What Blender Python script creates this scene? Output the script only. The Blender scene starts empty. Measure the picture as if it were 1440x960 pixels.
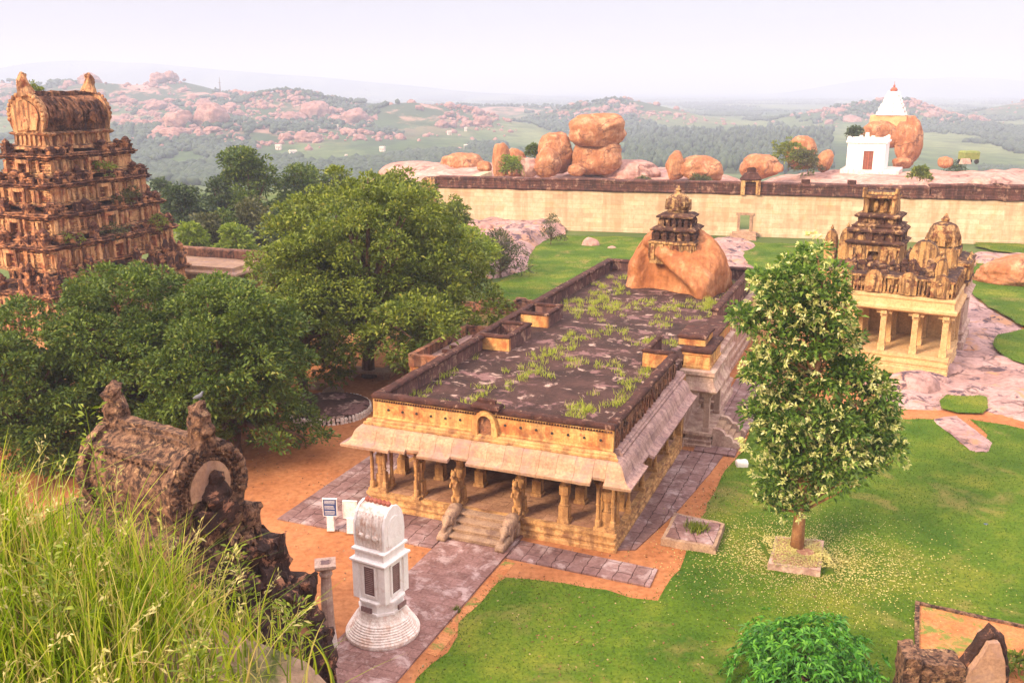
import bpy, bmesh, math, random
import numpy as np
from mathutils import Vector, Matrix, noise

S = bpy.context.scene
COL = S.collection
R = math.radians

# ------------------------------------------------------------------ camera
EYE = 19.1
FPX, PITCH = 1332.0, 0.2617            # focal length in px of a 1440 px wide frame
cam_d = bpy.data.cameras.new("camera")
cam_d.sensor_width = 36.0
cam_d.lens = 36.0 * FPX / 1440.0
cam_d.clip_start = 0.2
cam_d.clip_end = 40000.0
cam = bpy.data.objects.new("camera", cam_d)
cam.location = (0, 0, EYE)
cam.rotation_euler = (math.pi / 2 - PITCH, 0, 0)
COL.objects.link(cam)
S.camera = cam

# ------------------------------------------------------------------ world, sun, exposure
SUN_EL, SUN_AZ = R(31), R(232)          # azimuth clockwise from +Y
world = bpy.data.worlds.new("World")
S.world = world
world.use_nodes = True
wn = world.node_tree
wn.nodes.clear()
wo = wn.nodes.new("ShaderNodeOutputWorld")
bg = wn.nodes.new("ShaderNodeBackground")
sky = wn.nodes.new("ShaderNodeTexSky")
sky.sky_type = 'NISHITA'
sky.sun_disc = False
sky.sun_elevation = SUN_EL
sky.sun_rotation = SUN_AZ
sky.air_density = 1.2
sky.dust_density = 4.0
sky.altitude = 400
wtc = wn.nodes.new("ShaderNodeTexCoord")
wmp = wn.nodes.new("ShaderNodeMapping")
wmp.inputs['Scale'].default_value = (1.2, 1.2, 7.0)
wno = wn.nodes.new("ShaderNodeTexNoise")
wno.inputs['Scale'].default_value = 2.2
wno.inputs['Detail'].default_value = 5
wra = wn.nodes.new("ShaderNodeValToRGB")   # thin veil of cloud
wra.color_ramp.elements[0].position = 0.25
wra.color_ramp.elements[0].color = (0.66, 0.66, 0.66, 1)
wra.color_ramp.elements[1].position = 0.75
wra.color_ramp.elements[1].color = (0.88, 0.88, 0.88, 1)
wmix = wn.nodes.new("ShaderNodeMixRGB")
wsep = wn.nodes.new("ShaderNodeSeparateXYZ")
wn.links.new(wtc.outputs['Generated'], wsep.inputs[0])
wgr = wn.nodes.new("ShaderNodeValToRGB")   # veil: brighter overhead than at the horizon
wgr.color_ramp.elements[0].position = 0.0
wgr.color_ramp.elements[0].color = (1.78, 1.68, 1.92, 1)
wgr.color_ramp.elements[1].position = 0.9
wgr.color_ramp.elements[1].color = (13.5, 11.6, 11.3, 1)
em = wgr.color_ramp.elements.new(0.14)
em.color = (1.9, 1.68, 1.88, 1)
wn.links.new(wsep.outputs[2], wgr.inputs[0])
wn.links.new(wgr.outputs[0], wmix.inputs[2])
wn.links.new(wtc.outputs['Generated'], wmp.inputs['Vector'])
wn.links.new(wmp.outputs[0], wno.inputs['Vector'])
wn.links.new(wno.outputs[0], wra.inputs[0])
wn.links.new(wra.outputs[0], wmix.inputs[0])
wn.links.new(sky.outputs[0], wmix.inputs[1])
wn.links.new(wmix.outputs[0], bg.inputs['Color'])
bg.inputs['Strength'].default_value = 0.14
wn.links.new(bg.outputs[0], wo.inputs['Surface'])

sun_d = bpy.data.lights.new("sun", 'SUN')
sun_d.energy = 3.1
sun_d.angle = R(14)
sun_d.color = (1.0, 0.75, 0.49)
sun = bpy.data.objects.new("sun", sun_d)
sdir = Vector((math.sin(SUN_AZ) * math.cos(SUN_EL), math.cos(SUN_AZ) * math.cos(SUN_EL), math.sin(SUN_EL)))
sun.rotation_euler = sdir.to_track_quat('Z', 'Y').to_euler()
sun.location = (-60, -40, 80)
COL.objects.link(sun)

S.view_settings.view_transform = 'Standard'
S.view_settings.look = 'None'
S.view_settings.exposure = 1.2
S.view_settings.gamma = 1.0
S.view_settings.use_curve_mapping = False
S.render.engine = 'CYCLES'
S.cycles.use_denoising = True
S.cycles.max_bounces = 6
S.cycles.diffuse_bounces = 3
S.cycles.transparent_max_bounces = 4
S.cycles.volume_bounces = 1

# ------------------------------------------------------------------ helpers
def ray(px, py):
    x = (px - 720.0) / FPX
    y = -(py - 480.0) / FPX
    c, s = math.cos(PITCH), math.sin(PITCH)
    return x, c + y * s, -s + y * c

def G(px, py, z=0.0):                   # where a photo pixel meets the level z
    d = ray(px, py)
    t = (z - EYE) / d[2]
    return Vector((d[0] * t, d[1] * t, z))

def AT(px, py, Y):                      # point on a pixel's ray at depth Y
    d = ray(px, py)
    t = Y / d[1]
    return Vector((d[0] * t, Y, EYE + d[2] * t))

def tag(o, label=None, cat=None, group=None, kind=None):
    if label: o["label"] = label
    if cat: o["category"] = cat
    if group: o["group"] = group
    if kind: o["kind"] = kind
    return o

def empty(name, loc, rz, label, cat, group=None):
    o = bpy.data.objects.new(name, None)
    o.location = loc
    o.rotation_euler = (0, 0, rz)
    o.empty_display_size = 0.5
    COL.objects.link(o)
    return tag(o, label, cat, group)

def copy_tree(o, parent=None):
    c = o.copy()
    COL.objects.link(c)
    if parent is not None:
        c.parent = parent
    for ch in list(o.children):
        copy_tree(ch, c)
    return c

def link_mesh(name, me, mats, parent=None, smooth=False):
    if not isinstance(mats, (list, tuple)):
        mats = [mats]
    for m in mats:
        me.materials.append(m)
    if smooth:
        me.polygons.foreach_set('use_smooth', np.ones(len(me.polygons), dtype=bool))
    o = bpy.data.objects.new(name, me)
    COL.objects.link(o)
    if parent is not None:
        o.parent = parent
    return o

def np_mesh(name, V, F):
    """V (n,3), F (m,k) all faces with k corners"""
    me = bpy.data.meshes.new(name)
    V = np.asarray(V, dtype=np.float32)
    F = np.asarray(F, dtype=np.int32)
    me.vertices.add(len(V))
    me.vertices.foreach_set('co', V.ravel())
    me.loops.add(F.size)
    me.loops.foreach_set('vertex_index', F.ravel())
    me.polygons.add(len(F))
    k = F.shape[1]
    me.polygons.foreach_set('loop_start', np.arange(0, F.size, k, dtype=np.int32))
    me.update(calc_edges=True)
    return me

def nv(p, f, seed=0.0):
    return noise.noise_vector(Vector((p[0] * f + seed, p[1] * f - seed * .7, p[2] * f + seed * 1.3)))

class MB:
    def __init__(s):
        s.v = []; s.f = []; s.mi = []; s.m = 0
    def add(s, vs, fs):
        n = len(s.v)
        s.v += [tuple(a) for a in vs]
        for f in fs:
            s.f.append(tuple(i + n for i in f)); s.mi.append(s.m)
        return s
    def box(s, x0, x1, y0, y1, z0, z1, tx=0, ty=0):
        vs = [(x0, y0, z0), (x1, y0, z0), (x1, y1, z0), (x0, y1, z0),
              (x0 + tx, y0 + ty, z1), (x1 - tx, y0 + ty, z1), (x1 - tx, y1 - ty, z1), (x0 + tx, y1 - ty, z1)]
        return s.add(vs, [(3, 2, 1, 0), (4, 5, 6, 7), (0, 1, 5, 4), (1, 2, 6, 5), (2, 3, 7, 6), (3, 0, 4, 7)])
    def cbox(s, cx, cy, z0, w, d, h, tx=0, ty=0, rz=0):
        c, q = math.cos(rz), math.sin(rz)
        a = len(s.v)
        s.box(-w / 2, w / 2, -d / 2, d / 2, z0, z0 + h, tx, ty)
        for i in range(a, len(s.v)):
            x, y, z = s.v[i]
            s.v[i] = (cx + x * c - y * q, cy + x * q + y * c, z)
        return s
    def mould(s, x0, x1, y0, y1, prof, cap0=True, cap1=True):
        """rectangular rings pushed out by off at height z"""
        n = len(s.v); k = len(prof)
        vs = []
        for off, z in prof:
            vs += [(x0 - off, y0 - off, z), (x1 + off, y0 - off, z), (x1 + off, y1 + off, z), (x0 - off, y1 + off, z)]
        fs = []
        for i in range(k - 1):
            for j in range(4):
                a = i * 4 + j; b = i * 4 + (j + 1) % 4
                fs.append((a, b, b + 4, a + 4))
        if cap0: fs.append((3, 2, 1, 0))
        if cap1: fs.append(tuple((k - 1) * 4 + j for j in range(4)))
        return s.add(vs, fs)
    def lathe(s, prof, n=16, c=(0, 0, 0), phase=0, sx=1, sy=1):
        vs = []; k = len(prof)
        for r, z in prof:
            for j in range(n):
                a = phase + 2 * math.pi * j / n
                vs.append((c[0] + r * sx * math.cos(a), c[1] + r * sy * math.sin(a), c[2] + z))
        fs = []
        for i in range(k - 1):
            for j in range(n):
                a = i * n + j; b = i * n + (j + 1) % n
                fs.append((a, b, b + n, a + n))
        fs.append(tuple(reversed(range(n))))
        fs.append(tuple((k - 1) * n + j for j in range(n)))
        return s.add(vs, fs)
    def prism(s, pts, axis, a0, a1):
        """closed 2-D outline pushed along an axis: 'x': pts=(y,z), 'y': pts=(x,z), 'z': pts=(x,y)"""
        k = len(pts)
        def mk(p, a):
            return (a, p[0], p[1]) if axis == 'x' else (p[0], a, p[1]) if axis == 'y' else (p[0], p[1], a)
        vs = [mk(p, a0) for p in pts] + [mk(p, a1) for p in pts]
        fs = [tuple(range(k))[::-1], tuple(range(k, 2 * k))]
        for i in range(k):
            j = (i + 1) % k
            fs.append((i, j, j + k, i + k))
        return s.add(vs, fs)
    def tube(s, pts, rad, n=8):
        vs = []; k = len(pts)
        P = [Vector(p) for p in pts]
        for i, p in enumerate(P):
            t = (P[min(i + 1, k - 1)] - P[max(i - 1, 0)])
            if t.length < 1e-6: t = Vector((0, 0, 1))
            t.normalize()
            u = t.cross(Vector((0.31, 0.95, 0.07)))
            if u.length < .1: u = t.cross(Vector((1, 0, 0)))
            u.normalize(); w = t.cross(u)
            r = rad[i] if isinstance(rad, (list, tuple)) else rad
            for j in range(n):
                a = 2 * math.pi * j / n
                vs.append(p + (u * math.cos(a) + w * math.sin(a)) * r)
        fs = []
        for i in range(k - 1):
            for j in range(n):
                a = i * n + j; b = i * n + (j + 1) % n
                fs.append((a, b, b + n, a + n))
        fs.append(tuple(reversed(range(n)))); fs.append(tuple((k - 1) * n + j for j in range(n)))
        return s.add(vs, fs)
    def ball(s, c, r, n=10, m=6):
        rx, ry, rz = r if isinstance(r, (tuple, list)) else (r, r, r)
        prof = [(max(1e-3, math.cos(-math.pi / 2 + math.pi * i / m)), math.sin(-math.pi / 2 + math.pi * i / m) * rz) for i in range(m + 1)]
        return s.lathe(prof, n, c, 0, rx, ry)
    def move(s, i0, M):
        for i in range(i0, len(s.v)):
            s.v[i] = tuple(M @ Vector(s.v[i]))
        return s
    def build(s, name, mats, parent=None, rough=0, cut=0, smooth=False, freq=1.0, seed=0.0, fine=0, bevel=0):
        bm = bmesh.new()
        vv = [bm.verts.new(p) for p in s.v]
        for f, mi in zip(s.f, s.mi):
            try:
                fa = bm.faces.new([vv[i] for i in f]); fa.material_index = mi
            except ValueError:
                pass
        if bevel:
            es = [e for e in bm.edges if len(e.link_faces) == 2 and e.calc_face_angle(0) > .6]
            bmesh.ops.bevel(bm, geom=es, offset=bevel, segments=1, affect='EDGES', clamp_overlap=True)
        if cut:
            for _ in range(5):
                es = [e for e in bm.edges if e.calc_length() > cut]
                if not es: break
                bmesh.ops.subdivide_edges(bm, edges=es, cuts=1, use_grid_fill=True)
        if rough:
            for v in bm.verts:
                d = nv(v.co, freq, seed) * rough
                if fine: d = d + nv(v.co, freq * 4.1, seed + 9) * fine
                v.co += d
        bmesh.ops.recalc_face_normals(bm, faces=bm.faces)
        me = bpy.data.meshes.new(name)
        bm.to_mesh(me); bm.free()
        return link_mesh(name, me, mats, parent, smooth)

# ------------------------------------------------------------------ materials
def nd(nt, kind, **kw):
    n = nt.nodes.new(kind)
    for k, v in kw.items():
        if hasattr(n, k): setattr(n, k, v)
        else:
            n.inputs[k.replace('_', ' ')].default_value = v
    return n

def rgb(c): return (c[0], c[1], c[2], 1.0)

def ramp(nt, src, stops):
    r = nt.nodes.new('ShaderNodeValToRGB')
    e = r.color_ramp.elements
    while len(e) < len(stops): e.new(0.5)
    for i, (p, c) in enumerate(stops):
        e[i].position = p
        e[i].color = rgb(c) if isinstance(c, (tuple, list)) else (c, c, c, 1)
    nt.links.new(src, r.inputs[0])
    return r.outputs[0]

def mixc(nt, fac, a, b, mode='MIX'):
    m = nt.nodes.new('ShaderNodeMixRGB'); m.blend_type = mode
    for i, x in ((0, fac), (1, a), (2, b)):
        if hasattr(x, 'is_linked') or hasattr(x, 'links'):
            nt.links.new(x, m.inputs[i])
        else:
            m.inputs[i].default_value = x if i == 0 and not isinstance(x, tuple) else rgb(x)
    return m.outputs[0]

def math_(nt, op, a, b=0.0, clamp=False):
    m = nt.nodes.new('ShaderNodeMath'); m.operation = op; m.use_clamp = clamp
    for i, x in ((0, a), (1, b)):
        if hasattr(x, 'links'): nt.links.new(x, m.inputs[i])
        else: m.inputs[i].default_value = x
    return m.outputs[0]

def noise_n(nt, vec, scale, detail=4, rough=.6, dist=0):
    n = nt.nodes.new('ShaderNodeTexNoise')
    n.inputs['Scale'].default_value = scale
    n.inputs['Detail'].default_value = detail
    n.inputs['Roughness'].default_value = rough
    n.inputs['Distortion'].default_value = dist
    nt.links.new(vec, n.inputs['Vector'])
    return n.outputs[0]

def scaled(nt, vec, sc):
    m = nt.nodes.new('ShaderNodeMapping'); m.inputs['Scale'].default_value = sc
    nt.links.new(vec, m.inputs['Vector'])
    return m.outputs[0]

def base_mat(name):
    m = bpy.data.materials.new(name); m.use_nodes = True
    nt = m.node_tree; nt.nodes.clear()
    out = nt.nodes.new('ShaderNodeOutputMaterial')
    b = nt.nodes.new('ShaderNodeBsdfPrincipled')
    b.inputs['Specular IOR Level'].default_value = 0.25
    nt.links.new(b.outputs[0], out.inputs['Surface'])
    tc = nt.nodes.new('ShaderNodeTexCoord')
    return m, nt, b, tc

def stone(name, c1, c2, scale=1.2, stain=None, stain_at=(.48, .6), streak=0.0, streak_col=(.06, .035, .03), streak_scale=1.5,
          lichen=None, lichen_at=.5, lichen_amt=1.0, bump=.35, bump_scale=9, rough=.88, joints=None, spots=None, world_space=False, cracks=None, grain=.5):
    m, nt, b, tc = base_mat(name)
    if world_space:
        g = nt.nodes.new('ShaderNodeNewGeometry'); P = g.outputs['Position']
    else:
        P = tc.outputs['Object']
    n1 = noise_n(nt, P, scale, 6, .62)
    col = ramp(nt, n1, [(.36, c1), (.64, c2)])
    nf = noise_n(nt, P, scale * 9, 3, .7)
    col = mixc(nt, grain, col, ramp(nt, nf, [(.36, (.5, .46, .44)), (.6, (1.18, 1.15, 1.12))]), 'MULTIPLY')
    if spots:
        s_ = noise_n(nt, P, spots[1], 5, .65, .6)
        col = mixc(nt, ramp(nt, s_, [(spots[2], 0.0), (spots[2] + .08, 1.0)]), col, spots[0])
    if stain:
        s_ = noise_n(nt, P, scale * .8 + .37, 7, .7, .4)
        col = mixc(nt, ramp(nt, s_, [(stain_at[0], 0.0), (stain_at[1], 1.0)]), col, stain)
    if streak:
        s_ = noise_n(nt, scaled(nt, P, (streak_scale, streak_scale, streak_scale * .12)), 1.6, 5, .65)
        col = mixc(nt, math_(nt, 'MULTIPLY', ramp(nt, s_, [(.46, 0.0), (.6, 1.0)]), streak), col, streak_col)
    if lichen:
        g2 = nt.nodes.new('ShaderNodeNewGeometry')
        sx = nt.nodes.new('ShaderNodeSeparateXYZ'); nt.links.new(g2.outputs['Normal'], sx.inputs[0])
        nn = noise_n(nt, P, 1.9, 6, .7)
        a = math_(nt, 'ADD', math_(nt, 'MULTIPLY', sx.outputs[2], .42), math_(nt, 'SUBTRACT', nn, .32))
        col = mixc(nt, math_(nt, 'MULTIPLY', ramp(nt, a, [(lichen_at - .12, 0.0), (lichen_at + .12, 1.0)]), lichen_amt), col, lichen)
    hgt = noise_n(nt, P, bump_scale, 6, .7)
    if cracks:                                              # (scale, width, colour)
        wv = nt.nodes.new('ShaderNodeVectorMath'); wv.operation = 'MULTIPLY_ADD'
        wz = nt.nodes.new('ShaderNodeTexNoise'); wz.inputs['Scale'].default_value = cracks[0] * 2.2; wz.inputs['Detail'].default_value = 5
        nt.links.new(P, wz.inputs['Vector']); nt.links.new(wz.outputs[1], wv.inputs[0])
        wv.inputs[1].default_value = (.8 / cracks[0],) * 3; nt.links.new(P, wv.inputs[2])
        vo = nt.nodes.new('ShaderNodeTexVoronoi'); vo.feature = 'DISTANCE_TO_EDGE'; vo.inputs['Scale'].default_value = cracks[0]
        nt.links.new(wv.outputs[0], vo.inputs['Vector'])
        ck = ramp(nt, vo.outputs['Distance'], [(0.0, 1.0), (cracks[1], 0.0)])
        brk = ramp(nt, noise_n(nt, P, cracks[0] * 1.3, 3), [(.42, 0.0), (.56, 1.0)])
        ck = math_(nt, 'MULTIPLY', ck, brk)
        col = mixc(nt, math_(nt, 'MULTIPLY', ck, .85), col, cracks[2])
        hgt = math_(nt, 'SUBTRACT', hgt, math_(nt, 'MULTIPLY', ck, .9))
    if joints:
        br = nt.nodes.new('ShaderNodeTexBrick')
        br.inputs['Scale'].default_value = 1.0
        br.inputs['Brick Width'].default_value = joints[0]
        br.inputs['Row Height'].default_value = joints[1]
        br.inputs['Mortar Size'].default_value = joints[2]
        br.inputs['Mortar Smooth'].default_value = .4
        br.inputs['Color1'].default_value = (1, 1, 1, 1)
        br.inputs['Color2'].default_value = (.78, .76, .74, 1)
        br.inputs['Mortar'].default_value = rgb(joints[3])
        v = P
        wob = nt.nodes.new('ShaderNodeVectorMath'); wob.operation = 'MULTIPLY_ADD'
        nz = nt.nodes.new('ShaderNodeTexNoise'); nz.inputs['Scale'].default_value = 2.5
        nt.links.new(P, nz.inputs['Vector'])
        nt.links.new(nz.outputs[1], wob.inputs[0]); wob.inputs[1].default_value = (.22, .2, .07)
        nt.links.new(v, wob.inputs[2]); v = wob.outputs[0]
        if joints[4] == 'floor90':
            mp = nt.nodes.new('ShaderNodeMapping'); mp.inputs['Rotation'].default_value = (0, 0, R(90))
            nt.links.new(v, mp.inputs['Vector']); v = mp.outputs[0]
        if joints[4] == 'wall':
            mp = nt.nodes.new('ShaderNodeMapping'); mp.inputs['Rotation'].default_value = (R(-90), 0, 0)
            nt.links.new(v, mp.inputs['Vector']); v = mp.outputs[0]
        nt.links.new(v, br.inputs['Vector'])
        col = mixc(nt, 1.0, col, br.outputs[0], 'MULTIPLY')
        hgt = math_(nt, 'SUBTRACT', math_(nt, 'MULTIPLY', hgt, .5), math_(nt, 'MULTIPLY', br.outputs[1], .6))
    nt.links.new(col, b.inputs['Base Color'])
    b.inputs['Roughness'].default_value = rough
    bp = nt.nodes.new('ShaderNodeBump'); bp.inputs['Strength'].default_value = bump
    bp.inputs['Distance'].default_value = .12
    nt.links.new(hgt, bp.inputs['Height'])
    nt.links.new(bp.outputs[0], b.inputs['Normal'])
    return m

def leaf(name, stops, trans=.3, rough=.55, patch=None):
    m, nt, b, tc = base_mat(name)
    g = nt.nodes.new('ShaderNodeNewGeometry')
    col = ramp(nt, g.outputs['Random Per Island'], stops)
    if patch:
        n = noise_n(nt, tc.outputs['Object'], patch[1], 3)
        col = mixc(nt, ramp(nt, n, [(.42, 0.0), (.62, patch[2])]), col, patch[0])
    nt.links.new(col, b.inputs['Base Color'])
    b.inputs['Roughness'].default_value = rough
    b.inputs['Specular IOR Level'].default_value = .3
    tr = nt.nodes.new('ShaderNodeBsdfTranslucent')
    nt.links.new(mixc(nt, 1.0, col, (1.15, 1.25, .6), 'MULTIPLY'), tr.inputs[0])
    ms = nt.nodes.new('ShaderNodeMixShader'); ms.inputs[0].default_value = trans
    nt.links.new(b.outputs[0], ms.inputs[1]); nt.links.new(tr.outputs[0], ms.inputs[2])
    out = [n for n in nt.nodes if n.type == 'OUTPUT_MATERIAL'][0]
    nt.links.new(ms.outputs[0], out.inputs['Surface'])
    return m

DARK = (.052, .022, .020)
M = {}
M['hall'] = stone('hall_sandstone', (.47, .245, .090), (.63, .375, .160), 1.1, stain=(.22, .10, .05), stain_at=(.5, .66), streak=.55, streak_col=(.13, .06, .035), bump=.4)
M['plaster'] = stone('ochre_plaster', (.54, .295, .095), (.67, .42, .165), .8, stain=(.42, .14, .05), stain_at=(.48, .62), streak=.5, streak_col=(.12, .05, .03), bump=.4, spots=((.30, .11, .05), 1.7, .62))
M['coping'] = stone('weathered_brick', (.042, .017, .014), (.095, .037, .028), 2.2, stain=(.34, .2, .14), stain_at=(.57, .66), bump=.8, bump_scale=14)
M['inner'] = stone('plum_dark_plaster', (.11, .05, .044), (.19, .095, .08), 1.3, stain=(.42, .27, .19), stain_at=(.53, .64), streak=.9, streak_col=(.07, .035, .035), bump=.5)  # plum-dark tone with random paler patches and darker streaks
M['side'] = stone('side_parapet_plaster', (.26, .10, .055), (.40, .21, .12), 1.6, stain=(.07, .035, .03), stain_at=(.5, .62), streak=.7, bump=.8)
M['eave'] = stone('eave_stone', (.36, .215, .13), (.47, .30, .19), .9, stain=(.31, .20, .17), stain_at=(.5, .66), streak=.28, streak_col=(.2, .12, .1), bump=.25)
M['eave_side'] = stone('side_eave_stone', (.36, .225, .195), (.48, .325, .285), 1.4, stain=(.30, .18, .165), stain_at=(.5, .62), streak=.55, streak_col=(.14, .085, .09), streak_scale=2.2, bump=.25)
M['deck'] = stone('roof_deck', (.030, .014, .011), (.072, .034, .028), .5, stain=(.19, .10, .095), stain_at=(.555, .6), bump=.7, bump_scale=5, spots=((.42, .29, .24), 1.1, .585))
M['floor'] = stone('hall_floor_stone', (.34, .175, .11), (.46, .27, .17), .8, stain=(.17, .09, .07), stain_at=(.55, .7), bump=.3, joints=(1.3, .9, .012, (.4, .36, .34), 'floor'))
M['step'] = stone('worn_step_stone', (.30, .19, .13), (.44, .30, .20), 1.6, stain=(.20, .12, .09), stain_at=(.52, .66), bump=.4)
M['paleblock'] = stone('pale_block_stone', (.46, .32, .25), (.58, .43, .34), 1.2, stain=(.33, .20, .16), streak=.4, streak_col=(.2, .11, .1), bump=.35)
M['pave'] = stone('slab_paving', (.185, .10, .095), (.29, .175, .165), .55, stain=(.42, .31, .30), stain_at=(.5, .62), bump=.5, joints=(1.5, .66, .022, (.26, .2, .18), 'floor90'))
M['walk'] = stone('flagstone_walk', (.22, .115, .10), (.32, .18, .16), 1.0, stain=(.46, .33, .31), stain_at=(.5, .62), bump=.6, joints=(.8, .5, .014, (.66, .6, .57), 'floor'))
M['granite'] = stone('orange_granite', (.34, .135, .057), (.47, .235, .12), .35, stain=(.56, .33, .19), stain_at=(.52, .68), streak=.6, streak_col=(.24, .085, .04), streak_scale=1.0, bump=.8, bump_scale=2.5, cracks=(.16, .022, (.14, .06, .04)))
M['granite_roof'] = stone('ochre_granite', (.33, .12, .042), (.46, .205, .09), .3, stain=(.55, .31, .17), stain_at=(.54, .7), streak=.7, streak_col=(.25, .085, .035), streak_scale=1.1, bump=.7, bump_scale=3)
M['granite_pink'] = stone('pink_granite', (.40, .22, .18), (.56, .35, .30), .12, stain=(.34, .17, .12), stain_at=(.5, .64), streak=.4, streak_col=(.24, .11, .09), streak_scale=.5, bump=.8, bump_scale=1.2, cracks=(.11, .05, (.13, .06, .05)))
M['granite_bed'] = stone('granite_bedrock', (.30, .18, .165), (.47, .31, .29), .3, stain=(.085, .055, .07), stain_at=(.55, .6), bump=.9, bump_scale=2.2, spots=((.42, .22, .12), .5, .55), world_space=True, cracks=(.3, .05, (.12, .07, .065)))
M['far_rock'] = stone('far_granite', (.27, .145, .12), (.42, .25, .21), .07, stain=(.25, .10, .08), stain_at=(.5, .6), streak=.6, streak_col=(.17, .075, .065), streak_scale=.12, bump=.8, bump_scale=.3, world_space=True)
M['wall'] = stone('cream_wall_plaster', (.58, .44, .285), (.67, .53, .37), .18, streak=.55, streak_col=(.44, .28, .16), streak_scale=.45, stain=(.60, .42, .24), stain_at=(.52, .66), bump=.4, grain=.32, joints=(2.8, .62, .025, (.8, .72, .64), 'wall'))
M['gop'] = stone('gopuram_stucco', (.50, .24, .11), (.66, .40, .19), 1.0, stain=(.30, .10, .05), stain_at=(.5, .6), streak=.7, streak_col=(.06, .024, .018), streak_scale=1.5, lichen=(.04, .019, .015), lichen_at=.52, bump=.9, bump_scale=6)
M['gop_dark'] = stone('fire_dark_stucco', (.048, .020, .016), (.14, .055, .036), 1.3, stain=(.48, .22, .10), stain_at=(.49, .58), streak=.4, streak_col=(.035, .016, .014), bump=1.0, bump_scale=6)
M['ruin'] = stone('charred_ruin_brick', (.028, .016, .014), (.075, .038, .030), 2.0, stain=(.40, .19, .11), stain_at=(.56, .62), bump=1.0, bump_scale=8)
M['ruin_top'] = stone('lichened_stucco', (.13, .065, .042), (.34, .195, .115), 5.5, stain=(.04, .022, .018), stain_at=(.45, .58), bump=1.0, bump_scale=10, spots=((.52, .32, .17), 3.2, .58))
M['stucco'] = stone('yellow_stucco', (.48, .27, .10), (.62, .40, .18), 1.6, stain=(.20, .075, .035), stain_at=(.49, .60), streak=.8, streak_col=(.06, .027, .02), streak_scale=2.0, lichen=(.05, .024, .02), lichen_at=.46, bump=.8)
M['gop_roof'] = stone('barrel_roof_stucco', (.13, .05, .032), (.36, .17, .085), 1.0, stain=(.045, .02, .016), stain_at=(.46, .56), streak=.6, streak_col=(.04, .02, .017), bump=1.0, bump_scale=6)
M['pigeon'] = stone('pigeon_plumage', (.12, .13, .15), (.2, .21, .24), 12)
M['stucco_dark'] = stone('blackened_stucco', (.050, .023, .018), (.12, .055, .038), 1.6, stain=(.42, .25, .12), stain_at=(.53, .62), streak=.4, bump=.9)
M['wall_coping'] = stone('brick_coping', (.085, .034, .028), (.17, .070, .052), .9, stain=(.36, .21, .15), stain_at=(.54, .62), streak=.7, streak_col=(.035, .018, .016), streak_scale=1.2, bump=.9, bump_scale=5, joints=(.9, .33, .03, (.6, .55, .5), 'wall'))
M['cream'] = stone('cream_granite_block', (.52, .33, .15), (.63, .43, .22), .9, stain=(.46, .30, .17), stain_at=(.54, .68), bump=.35)
M['dome_yellow'] = stone('ochre_dome', (.40, .24, .10), (.56, .38, .17), 2.0, stain=(.12, .055, .035), stain_at=(.47, .57), streak=.7, streak_col=(.08, .035, .025), bump=.8)
M['white'] = stone('weathered_whitewash', (.84, .78, .75), (.90, .86, .83), 1.5, stain=(.70, .55, .5), stain_at=(.56, .7), streak=.14, streak_col=(.5, .34, .3), streak_scale=2.5, bump=.25, grain=.12)
M['white_red'] = stone('rain_streaked_whitewash', (.78, .68, .61), (.88, .81, .75), 2.4, stain=(.66, .46, .36), stain_at=(.5, .64), streak=.4, streak_col=(.46, .26, .2), streak_scale=5, bump=.5, grain=.2)
M['terracotta'] = stone('terracotta', (.33, .09, .06), (.42, .15, .1), 3, bump=.3)
M['plaque'] = stone('dark_granite_plaque', (.13, .07, .068), (.20, .115, .11), 3, bump=.15, rough=.45)
M['plaque_line'] = stone('carved_lines', (.33, .22, .2), (.4, .28, .26), 5, bump=.1)
M['blue'] = stone('blue_enamel', (.035, .06, .17), (.045, .075, .2), 3, bump=.03, rough=.4)
M['paint'] = stone('white_paint', (.72, .68, .67), (.8, .76, .75), 2, stain=(.6, .5, .46), bump=.1)
M['green_paint'] = stone('yellow_green_paint', (.16, .21, .06), (.24, .27, .08), 2, bump=.1)
M['tyre'] = stone('rubber', (.03, .03, .03), (.04, .04, .04), 3, bump=.1)
M['door_wood'] = stone('red_brown_wood', (.20, .06, .035), (.28, .1, .06), 3, streak=.4, bump=.3)
M['bark'] = stone('bark', (.12, .065, .04), (.22, .13, .085), 3, streak=.6, streak_col=(.05, .03, .02), bump=1.0)
M['bark_orange'] = stone('pale_bark', (.36, .17, .075), (.45, .25, .12), 3, streak=.3, streak_col=(.2, .09, .05), bump=.5)
M['earthbed'] = stone('red_earth', (.42, .145, .05), (.54, .24, .095), .9, stain=(.15, .19, .035), stain_at=(.5, .6), bump=.5)
M['litterbed'] = stone('leaf_litter', (.30, .14, .09), (.46, .25, .17), 6, stain=(.5, .36, .2), bump=.8, bump_scale=25)

M['neem'] = leaf('neem_leaf', [(0, (.055, .088, .010)), (.5, (.115, .165, .016)), (.95, (.22, .26, .028)), (1, (.28, .24, .05))], .2, patch=((.21, .25, .022), .7, .55))
M['neem_dark'] = leaf('dark_leaf', [(0, (.034, .068, .011)), (.6, (.075, .130, .017)), (.95, (.16, .21, .026)), (1, (.24, .2, .05))], .18, patch=((.13, .185, .02), .75, .55))
M['olive'] = leaf('olive_leaf', [(0, (.05, .06, .026)), (.6, (.10, .105, .04)), (1, (.16, .155, .06))], .25)
M['lime'] = leaf('lime_leaf', [(0, (.12, .17, .02)), (.6, (.20, .27, .03)), (1, (.30, .35, .05))], .35)
M['grey_leaf'] = leaf('grey_green_leaf', [(0, (.035, .06, .03)), (.6, (.065, .10, .045)), (1, (.11, .15, .06))], .25)
M['champ'] = leaf('champaca_leaf', [(0, (.040, .090, .014)), (.6, (.095, .185, .024)), (1, (.19, .29, .04))], .3)
M['bloom'] = leaf('cream_bloom', [(0, (.42, .46, .14)), (.5, (.58, .60, .24)), (1, (.72, .70, .38))], .25)
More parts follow.
